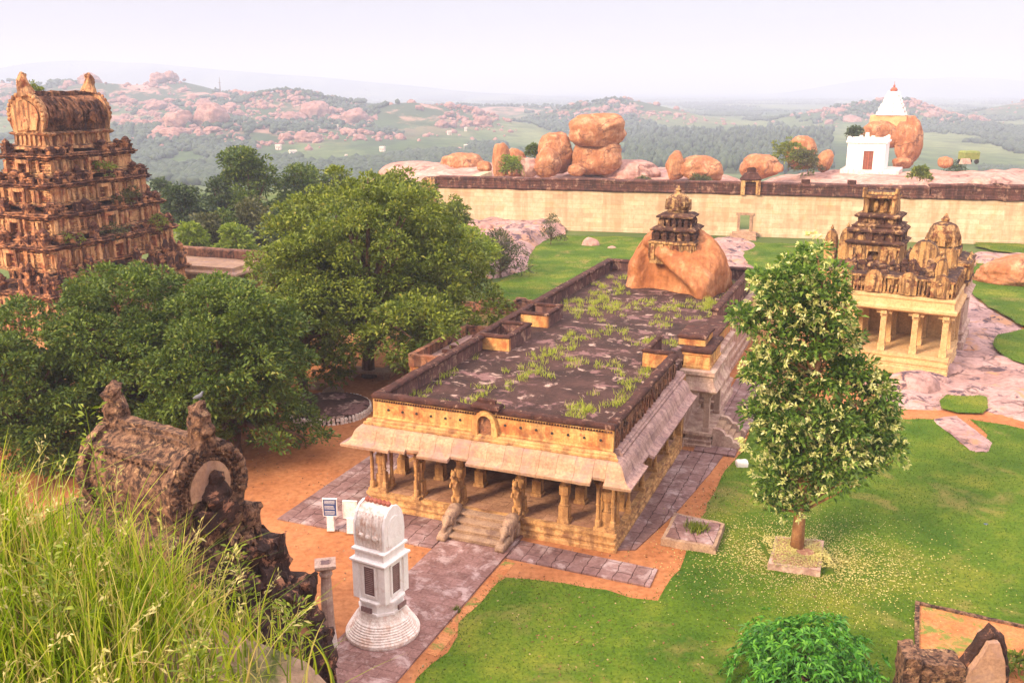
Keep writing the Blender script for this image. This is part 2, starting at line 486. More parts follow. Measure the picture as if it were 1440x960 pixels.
M['mango'] = leaf('mango_leaf', [(0, (.025, .11, .014)), (.5, (.065, .24, .022)), (1, (.15, .38, .035))], .32, .38)
M['grassblade'] = leaf('tall_grass_blade', [(0, (.10, .17, .012)), (.4, (.27, .38, .022)), (.72, (.50, .53, .06)), (.86, (.62, .52, .19)), (1, (.48, .33, .15))], .42)
M['seedhead'] = leaf('seed_head', [(0, (.36, .34, .10)), (1, (.55, .48, .22))], .3)
M['roofgrass'] = leaf('roof_grass_blade', [(0, (.24, .30, .03)), (.6, (.38, .44, .06)), (1, (.54, .50, .15))], .38)
M['petal'] = leaf('fallen_petal', [(0, (.34, .32, .09)), (1, (.56, .48, .20))], .1)
M['farwood'] = leaf('far_wood', [(0, (.020, .042, .020)), (1, (.050, .078, .034))], .1)
M['turf'] = leaf('turf_blade', [(0, (.050, .098, .006)), (.6, (.068, .122, .008)), (.95, (.11, .155, .012)), (1, (.18, .16, .04))], .3)
M['litter'] = leaf('dry_litter', [(0, (.10, .045, .022)), (.6, (.22, .10, .045)), (.9, (.42, .30, .16)), (1, (.20, .2, .05))], .05)
# ------------------------------------------------------------------ terrain
def sstep(a, b, x):
    t = np.clip((x - a) / (b - a), 0, 1)
    return t * t * (3 - 2 * t)

# far hills: x, y, half-width x, half-width y, height
FAR_HILLS = [(-600, 1500, 330, 260, 60), (-330, 1330, 240, 190, 47), (-120, 1250, 120, 130, 36), (-330, 1000, 190, 95, 20),
             (170, 1560, 130, 110, 36), (560, 1500, 130, 120, 34), (1060, 1850, 160, 130, 40), (-900, 1700, 300, 250, 56), (-30, 1900, 260, 200, 22)]
MOUNTS = [(-2350, 5300, 900, 500, 185), (-1150, 5600, 900, 500, 92), (2500, 6600, 500, 400, 110), (3300, 7000, 600, 400, 130)]

def height(x, y):
    x = np.asarray(x, float); y = np.asarray(y, float)
    q = np.sqrt(((x - 20) / 135.0) ** 2 + ((y - 75) / 105.0) ** 2)
    z = -36 * sstep(1.08, 2.7, q)
    zh = 0 * z
    for hx, hy, a, b, h in FAR_HILLS:
        w = ((x - hx) / a) ** 2 + ((y - hy) / b) ** 2
        zh = np.maximum(zh, h * np.exp(-w * 1.1) * (1 + .18 * np.sin(x * .031 + hy) * np.cos(y * .027 + hx)))
    z = z + zh
    for hx, hy, a, b, h in MOUNTS:
        w = ((x - hx) / a) ** 2 + ((y - hy) / b) ** 2
        z = z + h * np.exp(-w)
    z = z + 2.0 * sstep(1.6, 3, q) * np.sin(x * .011 + 1) * np.cos(y * .009)
    return z

rings = np.concatenate([np.linspace(0, 180, 46), np.geomspace(190, 24000, 130)])
nseg = 360
ang = np.linspace(0, 2 * np.pi, nseg, endpoint=False)
gx = 20 + rings[:, None] * np.cos(ang); gy = 75 + rings[:, None] * np.sin(ang)
gz = height(gx, gy)
V = np.stack([gx, gy, gz], -1).reshape(-1, 3)
i, j = np.meshgrid(np.arange(len(rings) - 1), np.arange(nseg), indexing='ij')
j2 = (j + 1) % nseg
F = np.stack([i * nseg + j, i * nseg + j2, (i + 1) * nseg + j2, (i + 1) * nseg + j], -1).reshape(-1, 4)[:, ::-1]
me = np_mesh('ground', V, F)
m, nt, b, tc = base_mat('ground_surface')
g = nt.nodes.new('ShaderNodeNewGeometry'); P = g.outputs['Position']
# red earth of the courtyard, scrub outside it, fields and rock on the plain
e = ramp(nt, noise_n(nt, P, .35, 6, .65), [(.3, (.32, .12, .048)), (.7, (.44, .195, .085))])
e = mixc(nt, .6, e, ramp(nt, noise_n(nt, P, 3.5, 4, .7), [(.36, (.62, .55, .5)), (.6, (1.16, 1.14, 1.12))]), 'MULTIPLY')
e = mixc(nt, ramp(nt, noise_n(nt, P, .55, 5, .7, .5), [(.56, 0.0), (.72, .5)]), e, (.22, .095, .055))
sc = ramp(nt, noise_n(nt, P, .03, 7, .7), [(.3, (.045, .075, .022)), (.5, (.085, .12, .035)), (.62, (.15, .17, .06)), (.75, (.24, .19, .11))])
fl = ramp(nt, noise_n(nt, scaled(nt, P, (1, .35, 1)), .0042, 6, .62), [(.34, (.035, .062, .024)), (.47, (.06, .10, .03)), (.52, (.105, .14, .05)), (.62, (.16, .19, .075)), (.72, (.06, .09, .03))])
ff = ramp(nt, noise_n(nt, P, .05, 4, .7), [(.35, .6), (.65, 1.2)])
fl = mixc(nt, 1.0, fl, ff, 'MULTIPLY')
hr = mixc(nt, ramp(nt, noise_n(nt, P, .012, 6, .7, .3), [(.53, 0.0), (.60, 1.0)]), (.045, .068, .034), (.42, .23, .185))
at_ = nt.nodes.new('ShaderNodeAttribute'); at_.attribute_name = 'zone'
sp = nt.nodes.new('ShaderNodeSeparateColor'); nt.links.new(at_.outputs['Color'], sp.inputs[0])
c = mixc(nt, sp.outputs[0], fl, sc)
c = mixc(nt, sp.outputs[1], c, e)
c = mixc(nt, sp.outputs[2], c, hr)
nt.links.new(c, b.inputs['Base Color']); b.inputs['Roughness'].default_value = .95; b.inputs['Specular IOR Level'].default_value = .1
bp = nt.nodes.new('ShaderNodeBump'); bp.inputs['Strength'].default_value = .35; bp.inputs['Distance'].default_value = .1
nt.links.new(noise_n(nt, P, 4, 6, .7), bp.inputs['Height']); nt.links.new(bp.outputs[0], b.inputs['Normal'])
x, y = V[:, 0], V[:, 1]
q = np.sqrt(((x - 20) / 135.0) ** 2 + ((y - 75) / 105.0) ** 2)
hills = sum(np.exp(-1.6 * (((x - h[0]) / h[2]) ** 2 + ((y - h[1]) / h[3]) ** 2)) for h in FAR_HILLS)
mount = sum(np.exp(-(((x - h[0]) / h[2]) ** 2 + ((y - h[1]) / h[3]) ** 2)) for h in MOUNTS)
zone = np.ones((len(V), 4), np.float32)
zone[:, 0] = 1 - sstep(1.5, 2.4, q)
zone[:, 1] = (1 - sstep(60, 92, y - .25 * np.maximum(0, x))) * (1 - sstep(70, 100, np.abs(x - 5)))
zone[:, 2] = np.clip(hills * 1.3, 0, 1) * (mount < .1)
ca = me.color_attributes.new('zone', 'FLOAT_COLOR', 'POINT')
ca.data.foreach_set('color', zone.ravel())
ground = link_mesh('ground', me, m, None, True)
tag(ground, kind='structure')

# haze over the plain: one closed box round camera and scene
hm = bpy.data.materials.new('haze_air'); hm.use_nodes = True
nt = hm.node_tree; nt.nodes.clear()
out = nt.nodes.new('ShaderNodeOutputMaterial'); pv = nt.nodes.new('ShaderNodeVolumePrincipled')
pv.inputs['Color'].default_value = (.60, .67, .86, 1); pv.inputs['Density'].default_value = .00042
pv.inputs['Anisotropy'].default_value = 0.0
nt.links.new(pv.outputs[0], out.inputs['Volume'])
hb = MB().box(-24500, 24600, -24500, 24600, -41, 230).build('haze', hm)
tag(hb, kind='stuff')

# ------------------------------------------------------------------ lawns (each a sheet a little above the earth)
m, nt, b, tc = base_mat('lawn_grass')
g = nt.nodes.new('ShaderNodeNewGeometry'); P = g.outputs['Position']
c = ramp(nt, noise_n(nt, P, .22, 6, .62), [(.34, (.042, .098, .007)), (.5, (.078, .140, .010)), (.66, (.165, .190, .022))])
c = mixc(nt, .75, c, ramp(nt, noise_n(nt, P, 6.5, 5, .8), [(.32, (.5, .52, .42)), (.5, (.95, .95, .9)), (.66, (1.45, 1.3, 1.15))]), 'MULTIPLY')
c = mixc(nt, ramp(nt, noise_n(nt, P, .3, 5, .6, .4), [(.55, 0.0), (.68, .62)]), c, (.25, .19, .06))
nt.links.new(c, b.inputs['Base Color']); b.inputs['Roughness'].default_value = .9; b.inputs['Specular IOR Level'].default_value = .12
bp = nt.nodes.new('ShaderNodeBump'); bp.inputs['Strength'].default_value = .8; bp.inputs['Distance'].default_value = .06
nt.links.new(noise_n(nt, P, 9, 6, .75), bp.inputs['Height']); nt.links.new(bp.outputs[0], b.inputs['Normal'])
M['lawn'] = m

def sheet(name, pts, z, mat, wob=.25, step=.8, kind='structure', seed=0.0, thick=0):
    """irregular outline on the ground from corner points"""
    out = []
    k = len(pts)
    for i in range(k):
        a = Vector((pts[i][0], pts[i][1], 0)); b_ = Vector((pts[(i + 1) % k][0], pts[(i + 1) % k][1], 0))
        n = max(1, int((b_ - a).length / step))
        for t in range(n):
            p = a.lerp(b_, t / n)
            d = nv(p, .55, seed) * wob + nv(p, 2.3, seed + 5) * wob * .5
            out.append((p.x + d.x, p.y + d.y))
    bm = bmesh.new()
    vs = [bm.verts.new((p[0], p[1], z)) for p in out]
    f = bm.faces.new(vs)
    if f.normal.z < 0: f.normal_flip()
    bmesh.ops.triangulate(bm, faces=[f])
    bm.normal_update()
    for f in bm.faces:
        if f.normal.z < 0: f.normal_flip()
    me = bpy.data.meshes.new(name); bm.to_mesh(me); bm.free()
    o = link_mesh(name, me, mat)
    return tag(o, kind=kind)

def px_sheet(name, pix, z, mat, **k):
    return sheet(name, [G(*p)[:2] for p in pix], z, mat, **k)

px_sheet('lawn', [(500, 1075), (590, 955), (650, 878), (700, 815), (716, 808), (790, 818), (924, 842), (945, 815), (962, 785), (985, 730), (1012, 680), (1040, 640), (1062, 590), (1150, 572), (1236, 582),
                  (1270, 588), (1322, 590), (1352, 625), (1384, 632), (1386, 612), (1362, 590), (1440, 602), (1560, 625), (1700, 720), (1750, 1075)], .02, M['lawn'], wob=.35)
px_sheet('lawn', [(1320, 566), (1332, 556), (1360, 553), (1386, 560), (1391, 574), (1380, 583), (1345, 583), (1325, 577)], .14, M['lawn'], wob=.12)
px_sheet('lawn', [(1394, 490), (1402, 476), (1440, 468), (1520, 455), (1540, 520), (1440, 518), (1410, 508)], .34, M['lawn'], wob=.25)
px_sheet('lawn', [(1362, 392), (1375, 372), (1460, 385), (1560, 410), (1560, 470), (1440, 462), (1408, 445), (1385, 430), (1364, 415)], .26, M['lawn'], wob=.4)
px_sheet('lawn', [(1368, 348), (1380, 340), (1440, 346), (1560, 352), (1560, 365), (1440, 360), (1400, 356)], .24, M['lawn'], wob=.5)
px_sheet('lawn', [(664, 426), (690, 405), (728, 378), (742, 345), (770, 331), (900, 334), (1010, 340), (1180, 345), (1180, 420), (1060, 420), (1000, 400), (880, 392), (840, 388), (760, 432)], .06, M['lawn'], wob=.8)
px_sheet('lawn', [(548, 506), (575, 488), (600, 445), (640, 446), (620, 470), (598, 500)], .05, M['lawn'], wob=.4)
px_sheet('lawn', [(555, 515), (590, 500), (610, 505), (590, 518)], .04, M['lawn'], wob=.2)

# ------------------------------------------------------------------ frame of the main hall: u along its front, v into its depth
YAW = -.388
HO = Vector((4.35, 36.53, 0))
HU = Vector((math.cos(YAW), math.sin(YAW), 0)); HV = Vector((-math.sin(YAW), math.cos(YAW), 0))
def L2W(u, v, z=0.0):
    p = HO + HU * u + HV * v
    return Vector((p.x, p.y, z))

def hall_sheet(name, uv, z, mat, **k):
    return sheet(name, [L2W(*p)[:2] for p in uv], z, mat, **k)

def slab_patch(name, uv, z, mat):       # paving as a low step of stone
    mb = MB(); mb.prism([(p[0], p[1]) for p in uv], 'z', 0.004, z)
    o = mb.build(name, mat, rough=.012, cut=.7, freq=1.5)
    o.location = HO; o.rotation_euler = (0, 0, YAW)
    return tag(o, kind='structure')
slab_patch('pavement', [(-15.2, -2.7), (-7.35, -2.55), (-7.35, 0.05), (-12.2, .05), (-12.2, 6.5), (-15.2, 6.5)], .07, M['pave'])
slab_patch('pavement', [(-7.3, -13.6), (-4.15, -13.6), (-4.15, -.02), (-7.3, -.02)], .09, M['walk'])
slab_patch('pavement', [(-4.1, -2.15), (2.1, -2.25), (2.05, -.75), (-4.1, -.5)], .075, M['pave'])
slab_patch('pavement', [(.05, .3), (.75, .6), (1.55, 5.0), (2.1, 10.0), (2.3, 12.8), (-.2, 12.8)], .05, M['pave'])
slab_patch('pavement', [(.7, 12.85), (2.9, 12.85), (3.1, 27.0), (.7, 27.0)], .12, M['pave'])
slab_patch('path', [(-4.1, -9.6), (-3.6, -9.6), (-3.6, -2.4), (-4.1, -2.4)], .012, M['earthbed'])

# ------------------------------------------------------------------ bedrock sheet to the right
def rockbed(name, pix, z1, mat, seed, res=.7, amp=.5, freq=.28):
    P = [G(*p) for p in pix]
    xs = [p.x for p in P]; ys = [p.y for p in P]
    nx = int((max(xs) - min(xs)) / res) + 1; ny = int((max(ys) - min(ys)) / res) + 1
    X, Y = np.meshgrid(np.linspace(min(xs), max(xs), nx), np.linspace(min(ys), max(ys), ny), indexing='ij')
    # signed distance to the outline
    D = np.full(X.shape, 1e9); ins = np.zeros(X.shape, bool)
    k = len(P)
    for a in range(k):
        p, q = P[a], P[(a + 1) % k]
        ex, ey = q.x - p.x, q.y - p.y
        t = np.clip(((X - p.x) * ex + (Y - p.y) * ey) / (ex * ex + ey * ey + 1e-9), 0, 1)
        D = np.minimum(D, np.hypot(X - p.x - t * ex, Y - p.y - t * ey))
        cr = ((p.y > Y) != (q.y > Y)) & (X < (q.x - p.x) * (Y - p.y) / (q.y - p.y + 1e-12) + p.x)
        ins ^= cr
    D = np.where(ins, D, -D)
    Z = np.zeros(X.shape)
    for a in range(nx):
        for c_ in range(ny):
            v = Vector((X[a, c_] * freq + seed, Y[a, c_] * freq, seed))
            n = noise.fractal(v, .9, 2.1, 4)
            cell = noise.voronoi(v * 1.3)[0]
            Z[a, c_] = n * .6 + min(.5, (cell[1] - cell[0])) * .9
    edge = np.clip(D / 1.6 + .25, -1, 1)
    Z = (z1 + Z * amp) * np.where(edge > 0, edge ** .6, 0) + np.where(edge < 0, edge * .9, 0)
    a, c_ = np.meshgrid(np.arange(nx - 1), np.arange(ny - 1), indexing='ij')
    F = np.stack([a * ny + c_, (a + 1) * ny + c_, (a + 1) * ny + c_ + 1, a * ny + c_ + 1], -1).reshape(-1, 4)
    keep = (Z.reshape(-1)[F] > -.5).any(1)
    me = np_mesh(name, np.stack([X, Y, Z], -1).reshape(-1, 3), F[keep])
    o = link_mesh(name, me, mat, None, True)
    return tag(o, kind='structure')
rockbed('rock_outcrop', [(1225, 575), (1255, 545), (1290, 520), (1345, 470), (1352, 400), (1372, 425), (1410, 448), (1440, 468), (1400, 478), (1397, 500), (1440, 515), (1520, 545), (1520, 600), (1440, 590), (1395, 578), (1385, 560), (1335, 558), (1320, 574), (1270, 572)], .22, M['granite_bed'], 3.0, res=.45, amp=.55)
rockbed('rock_outcrop', [(1322, 592), (1345, 586), (1358, 600), (1386, 620), (1380, 636), (1352, 624)], .15, M['granite_bed'], 8.0, res=.22, amp=.25, freq=.6)
rockbed('rock_outcrop', [(590, 330), (640, 312), (700, 306), (790, 318), (795, 328), (765, 336), (742, 352), (735, 380), (690, 392), (664, 384), (640, 350)], .9, M['granite_bed'], 5.0, res=1.0, amp=1.6, freq=.16)
rockbed('rock_outcrop', [(985, 350), (1010, 335), (1045, 338), (1060, 345), (1040, 360), (1060, 382), (1010, 385), (990, 375)], .35, M['granite_bed'], 6.0, res=.8, amp=.7, freq=.3)
rockbed('rock_outcrop', [(1360, 372), (1372, 358), (1440, 362), (1560, 372), (1560, 395), (1440, 378)], .45, M['granite_bed'], 6.4, res=.8, amp=.7, freq=.25)

# rock hill beyond the wall
def rock_hill():
    X, Y = np.meshgrid(np.linspace(-42, 175, 190), np.linspace(136, 262, 110), indexing='ij')
    Z = np.zeros(X.shape)
    bumps = [(-8, 196, 20, 26, 4.6), (20, 186, 24, 22, 3.6), (78, 186, 26, 30, 3.4), (112, 196, 24, 34, 4.6), (140, 180, 30, 34, 4.0), (48, 182, 16, 18, 1.2), (60, 165, 20, 14, 2.0), (96, 168, 22, 16, 2.6)]
    for cx, cy, a, b_, h in bumps:
        w = ((X - cx) / a) ** 2 + ((Y - cy) / b_) ** 2
        Z = np.maximum(Z, h * np.clip(1.25 - w, 0, 1) ** .6)
    for a in range(X.shape[0]):
        for c_ in range(X.shape[1]):
            v = Vector((X[a, c_] * .07, Y[a, c_] * .07, 2.3))
            cell = noise.voronoi(v * 1.6)[0]
            Z[a, c_] += (noise.fractal(v, .8, 2.2, 4) * .7 + min(.35, cell[1] - cell[0]) * 1.6) * min(1, Z[a, c_] / 1.5)
    Z = Z + height(X, Y) - .4
    nx, ny = X.shape
    a, c_ = np.meshgrid(np.arange(nx - 1), np.arange(ny - 1), indexing='ij')
    F = np.stack([a * ny + c_, (a + 1) * ny + c_, (a + 1) * ny + c_ + 1, a * ny + c_ + 1], -1).reshape(-1, 4)
    o = link_mesh('rock_hill', np_mesh('rock_hill', np.stack([X, Y, Z], -1).reshape(-1, 3), F), M['granite_pink'], None, True)
    tag(o, kind='structure')
rock_hill()

# hillside the camera stands on
def slope_z(x, y):
    x = np.asarray(x, float); y = np.asarray(y, float)
    z = 15.5 + .42 * np.clip(-x - 1.15, -.3, 3.2) - 1.5 * np.maximum(0, x + 1.15) - 1.7 * np.maximum(0, y - 5.3) - .12 * np.maximum(0, 5 - y)
    near = (1 - sstep(.2, 2.0, y)) * (1 - sstep(1.6, 3.2, np.abs(x)))
    z = z * (1 - near) + 17.4 * near
    return np.maximum(z, -1.0)
X, Y = np.meshgrid(np.linspace(-26, 14, 150), np.linspace(-14, 17, 120), indexing='ij')
Z = slope_z(X, Y)
for a in range(X.shape[0]):
    for c_ in range(X.shape[1]):
        v = Vector((X[a, c_] * .55, Y[a, c_] * .55, .7))
        Z[a, c_] += noise.fractal(v, .9, 2.1, 5) * .16
nx, ny = X.shape
a, c_ = np.meshgrid(np.arange(nx - 1), np.arange(ny - 1), indexing='ij')
F = np.stack([a * ny + c_, (a + 1) * ny + c_, (a + 1) * ny + c_ + 1, a * ny + c_ + 1], -1).reshape(-1, 4)
M['slope'] = stone('hillside_rock', (.30, .19, .12), (.46, .32, .22), .9, stain=(.10, .12, .03), stain_at=(.5, .62), bump=.8, bump_scale=6)
tag(link_mesh('hillside', np_mesh('hillside', np.stack([X, Y, Z], -1).reshape(-1, 3), F), M['slope'], None, True), kind='structure')
# ================================================================== MAIN HALL
hall = empty('temple_hall', HO, YAW, 'long low sandstone temple hall with open pillared front and weedy flat roof', 'temple')
PH = .88                                                    # plinth height

def plinth(x0, x1, y0, y1, name='plinth', mat=None, parent=hall, h=PH):
    mb = MB()
    k = h / .88
    prof = [(.05, .0), (.05, .16 * k), (-.02, .19 * k), (-.02, .30 * k), (.02, .36 * k), (.02, .42 * k), (-.08, .46 * k), (-.08, .60 * k), (-.01, .63 * k), (-.01, .68 * k), (.05, .72 * k), (.05, .88 * k)]
    mb.mould(x0, x1, y0, y1, prof)
    return mb.build(name, mat or M['hall'], parent, rough=.02, cut=.6, freq=1.4, fine=.008)
plinth(-12, 0, 0, 12.9)
# floor slabs set on the plinth
MB().box(-11.8, -.2, .2, 12.7, PH, PH + .012).build('floor', M['floor'], hall)

# --- pillars
def pillar_mb(kind='plain'):
    mb = MB()
    mb.box(-.27, .27, -.27, .27, 0, .16)
    mb.box(-.22, .22, -.22, .22, .16, .78, .01, .01)
    mb.lathe([(.20, .78), (.235, .82), (.19, .86), (.18, 1.22), (.24, 1.26), (.24, 1.3)], 8, phase=math.pi / 8)
    mb.box(-.20, .20, -.20, .20, 1.30, 1.72)
    mb.lathe([(.18, 1.72), (.22, 1.76), (.17, 1.80), (.165, 2.08), (.26, 2.14), (.20, 2.22)], 8, phase=math.pi / 8)
    if kind == 'cluster':                                   # corner pier ringed with thin columns
        for sx in (-1, 1):
            for sy in (-1, 1):
                mb.lathe([(.13, .16), (.13, .45), (.085, .5), (.085, 1.1), (.12, 1.14), (.085, 1.2), (.085, 1.95), (.14, 2.02), (.12, 2.12)], 8, (sx * .33, sy * .33, 0))
        mb.box(-.48, .48, -.48, .48, 0, .15)
    if kind == 'front':                                     # slim column in front
        mb.lathe([(.12, .12), (.12, .42), (.075, .47), (.075, 1.1), (.11, 1.14), (.075, 1.2), (.075, 1.9), (.13, 2.0), (.1, 2.12)], 8, (0, -.36, 0))
        mb.box(-.2, .2, -.52, -.2, 0, .13)
    return mb
def capital_mb(w=.46):
    mb = MB()
    mb.box(-.24, .24, -.24, .24, 2.2, 2.29)
    mb.box(-w, w, -.15, .15, 2.29, 2.47)
    mb.box(-.15, .15, -w, w, 2.293, 2.467)
    for s_ in (-1, 1):
        mb.lathe([(.06, -.1), (.1, -.05), (.08, .03), (.02, .06)], 8, (s_ * (w - .08), 0, 2.26))
        mb.lathe([(.06, -.1), (.1, -.05), (.08, .03), (.02, .06)], 8, (0, s_ * (w - .08), 2.26))
    return mb
def figure_mb(flip=1):                                      # rearing carved beast
    mb = MB()
    P = [(0, -.34, .25), (.02, -.40, .6), (0, -.46, .95), (0, -.52, 1.3), (0, -.6, 1.52)]
    mb.tube(P, [.11, .17, .19, .17, .1], 10)
    mb.ball((0, -.66, 1.62), (.14, .18, .15), 10, 7)
    mb.ball((0, -.82, 1.56), (.08, .09, .08), 8, 5)
    for sx in (-1, 1):
        mb.tube([(sx * .11, -.5, 1.25), (sx * .14, -.74, 1.2), (sx * .12, -.8, 1.02)], [.075, .06, .05], 7)
        mb.tube([(sx * .1, -.38, .5), (sx * .15, -.55, .42), (sx * .13, -.5, .12)], [.1, .08, .06], 7)
        mb.lathe([(.05, 0), (.03, .1), (.005, .14)], 6, (sx * .09, -.62, 1.73))
    mb.box(-.22, .22, -.72, -.2, 0, .12)
    return mb
protos = {}
def pillar(u, v, kind, rz=0, label=None):
    key = kind
    if key not in protos:
        o = pillar_mb(kind if kind in ('cluster', 'front') else 'plain').build('pillar', M['hall'], hall, rough=.018, cut=.3, freq=2.5, fine=.008)
        cp = capital_mb(.56 if kind == 'cluster' else .46).build('capital', M['hall'], o, rough=.01, cut=.3, freq=2.5)
        if kind == 'carved':
            f = figure_mb().build('carved_beast', M['hall'], o, rough=.05, cut=.16, freq=5, fine=.02, smooth=True)
        protos[key] = o
    else:
        o = copy_tree(protos[key], hall)
    o.location = (u, v, PH); o.rotation_euler = (0, 0, rz)
    if label: o['label'] = label
    return o
FR = [(-11.5, 'cluster'), (-9.45, 'front'), (-7.4, 'carved'), (-4.45, 'carved'), (-2.4, 'plain'), (-.5, 'cluster')]
for u, k in FR:
    pillar(u, .52 if k == 'cluster' else .42, k, 0, {'carved': 'front pillar carved with a rearing beast', 'cluster': 'corner pier ringed with thin columns'}.get(k))
for u in (-11.5, -9.45, -7.35, -4.45, -2.35, -.5):
    for v in (2.55, 5.0, 7.45, 9.9):
        pillar(u, v, 'front' if u > -1 else 'plain', math.pi / 2 if u > -1 else 0)
for u in (-11.5, -.5): pillar(u, 12.2, 'plain')
# inner ceiling beams and slab, rear wall with a doorway
mb = MB()
for u in (-11.5, -9.45, -7.35, -4.45, -2.35, -.5): mb.box(u - .2, u + .2, .15, 12.6, PH + 2.47, PH + 2.86)
for v in (.42, 2.55, 5.0, 7.45, 9.9, 12.2): mb.box(-11.75, -.25, v - .19, v + .19, PH + 2.50, PH + 2.84)
mb.build('beam', M['hall'], hall, rough=.012, cut=.7)
mb = MB()
mb.box(-12, -6.9, 12.7, 13.3, 0, 4.2); mb.box(-5.1, 0, 12.7, 13.3, 0, 4.2); mb.box(-6.9, -5.1, 12.71, 13.29, PH + 2.1, 4.2)
mb.build('back_wall', M['hall'], hall)

# --- roof deck
MB().box(-11.5, -.42, .5, 38.5, 3.74, 4.7).build('roof_deck', M['deck'], hall, rough=.03, cut=.9, freq=.8)
# cornice under the parapet, front and sides
def run_prof(prof_, axis, a0, a1, name, mat, m0=0, m1=0, parent=hall, rough=.01, cut=.5, flip=1, at=0.0, freq=1.2, fine=0):
    """profile (off,z) swept: axis 'u' -> off goes -v; axis 'v' -> off goes +u*flip. m0/m1 mitre the ends"""
    k = len(prof_)
    vs = []
    for end, a, mm in ((0, a0, m0), (1, a1, m1)):
        for off, z in prof_:
            s_ = a + (-off if end == 0 else off) * mm
            vs.append((s_, at - off, z) if axis == 'u' else (at + off * flip, s_, z))
    fs = [tuple(range(k)), tuple(range(2 * k - 1, k - 1, -1))]
    for i in range(k):
        j = (i + 1) % k
        fs.append((i, i + k, j + k, j))
    mb = MB(); mb.add(vs, fs)
    return mb.build(name, mat, parent, rough=rough, cut=cut, freq=freq, fine=fine)
CORN = [(-.6, 4.16), (.02, 4.16), (.06, 4.22), (.06, 4.30), (-.04, 4.33), (-.04, 4.40), (-.12, 4.46), (-.6, 4.46)]
run_prof(CORN, 'u', -12, 0, 'cornice', M['hall'], 1, 1)
run_prof(CORN, 'v', .62, 12.9, 'cornice', M['eave_side'], 0, 0)
# --- eave slabs: top surface then underside
OG = [(-.32, 4.19), (.02, 4.19), (.16, 4.15), (.28, 4.05), (.37, 3.91), (.43, 3.74), (.49, 3.59), (.60, 3.48), (.72, 3.43), (.87, 3.40)]
def eave_prof(lip):
    top = [p for p in OG if p[0] <= lip]
    a = [p for p in OG if p[0] > lip]
    if a:
        p, q = top[-1], a[0]; t = (lip - p[0]) / (q[0] - p[0]); top.append((lip, p[1] + (q[1] - p[1]) * t))
    bot = [(o - .03, z - .13) for o, z in reversed(top)]
    return top + bot
rnd = random.Random(4)
cuts = [-12.0, -11.2, -10.35, -9.6, -8.95, -8.2, -7.4, -6.55, -5.7, -4.9, -4.1, -3.3, -2.5, -1.7, -.9, -.35, 0]
for i in range(len(cuts) - 1):
    lip = .86
    if i in (3, 6): lip = .58
    if i in (2,): lip = .74
    if i == 14: lip = .52
    o = run_prof(eave_prof(lip), 'u', cuts[i] + .006, cuts[i + 1] - .006, 'eave_slab', M['eave'], 1 if i == 0 else 0, 1 if i == len(cuts) - 2 else 0, rough=.022, cut=.25, fine=.012)
    if lip < .8: o['label'] = 'eave slab with a broken lower edge'
cv = [0, .9, 1.9, 3.0, 4.2, 5.4, 6.7, 8.0, 9.3, 10.6, 12.3]
for i in range(len(cv) - 1):
    lip = .6 if i == 2 else .86
    o = run_prof(eave_prof(lip), 'v', cv[i] + .006, cv[i + 1] - .006, 'eave_slab', M['eave_side'], 1 if i == 0 else 0, 0, rough=.016, cut=.3, fine=.004)
    if lip < .8: o['label'] = 'eave slab with a broken lower edge'
for i in range(0, len(cv) - 1, 2):
    run_prof(eave_prof(.86), 'v', cv[i] + .006, cv[min(i + 2, len(cv) - 1)] - .006, 'eave_slab', M['eave_side'], 1 if i == 0 else 0, 0, rough=.015, cut=.4, flip=-1, at=-12)

# --- parapets
def parapet(u0, u1, v0, v1, z0, z1, mat, name='parapet'):
    return MB().box(u0, u1, v0, v1, z0, z1).build(name, mat, hall, rough=.02, cut=.5, freq=1.3, fine=.008)
def coping(u0, u1, v0, v1, z0, h=.24, o=.06, mat=None):
    mb = MB(); mb.mould(u0, u1, v0, v1, [(.0, z0), (o, z0 + .05), (o, z0 + h * .55), (o * .4, z0 + h * .8), (-.05, z0 + h)])
    return mb.build('coping', mat or M['coping'], hall, rough=.035, cut=.3, freq=2.2, fine=.02)
# front parapet: yellow plaster outside, dark inside
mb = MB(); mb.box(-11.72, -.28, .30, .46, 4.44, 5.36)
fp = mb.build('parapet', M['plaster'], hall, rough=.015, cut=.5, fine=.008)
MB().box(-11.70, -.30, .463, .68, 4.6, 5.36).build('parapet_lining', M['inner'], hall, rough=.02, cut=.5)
coping(-11.75, -.25, .32, .70, 5.363, .24)
# black discs stand for the shade in drain holes, dentil course under the coping
for u in [-10.9 + .72 * i for i in range(15)]:
    if abs(u + 6.03) < .6: continue
    mb = MB()
    mb.lathe([(.055, -.03), (.055, .03)], 8, (0, 0, 0))
    mb.move(len(mb.v) - 16, Matrix.Translation((u, .285, 4.93 + rnd.uniform(-.04, .04))) @ Matrix.Rotation(math.pi / 2, 4, 'X'))
    mb.build('drain_shade_disc', M['tyre'], fp)
mb = MB()
for k in range(92): mb.box(-11.6 + k * .123, -11.6 + k * .123 + .06, .235, .30, 5.27, 5.345)
mb.build('dentil_course', M['coping'], hall)
# plaster mouldings along the front parapet
run_prof([(-.3, 4.44), (-.255, 4.44), (-.235, 4.50), (-.27, 4.56), (-.3, 4.56)], 'u', -11.72, -.28, 'moulding', M['plaster'], rough=.008)
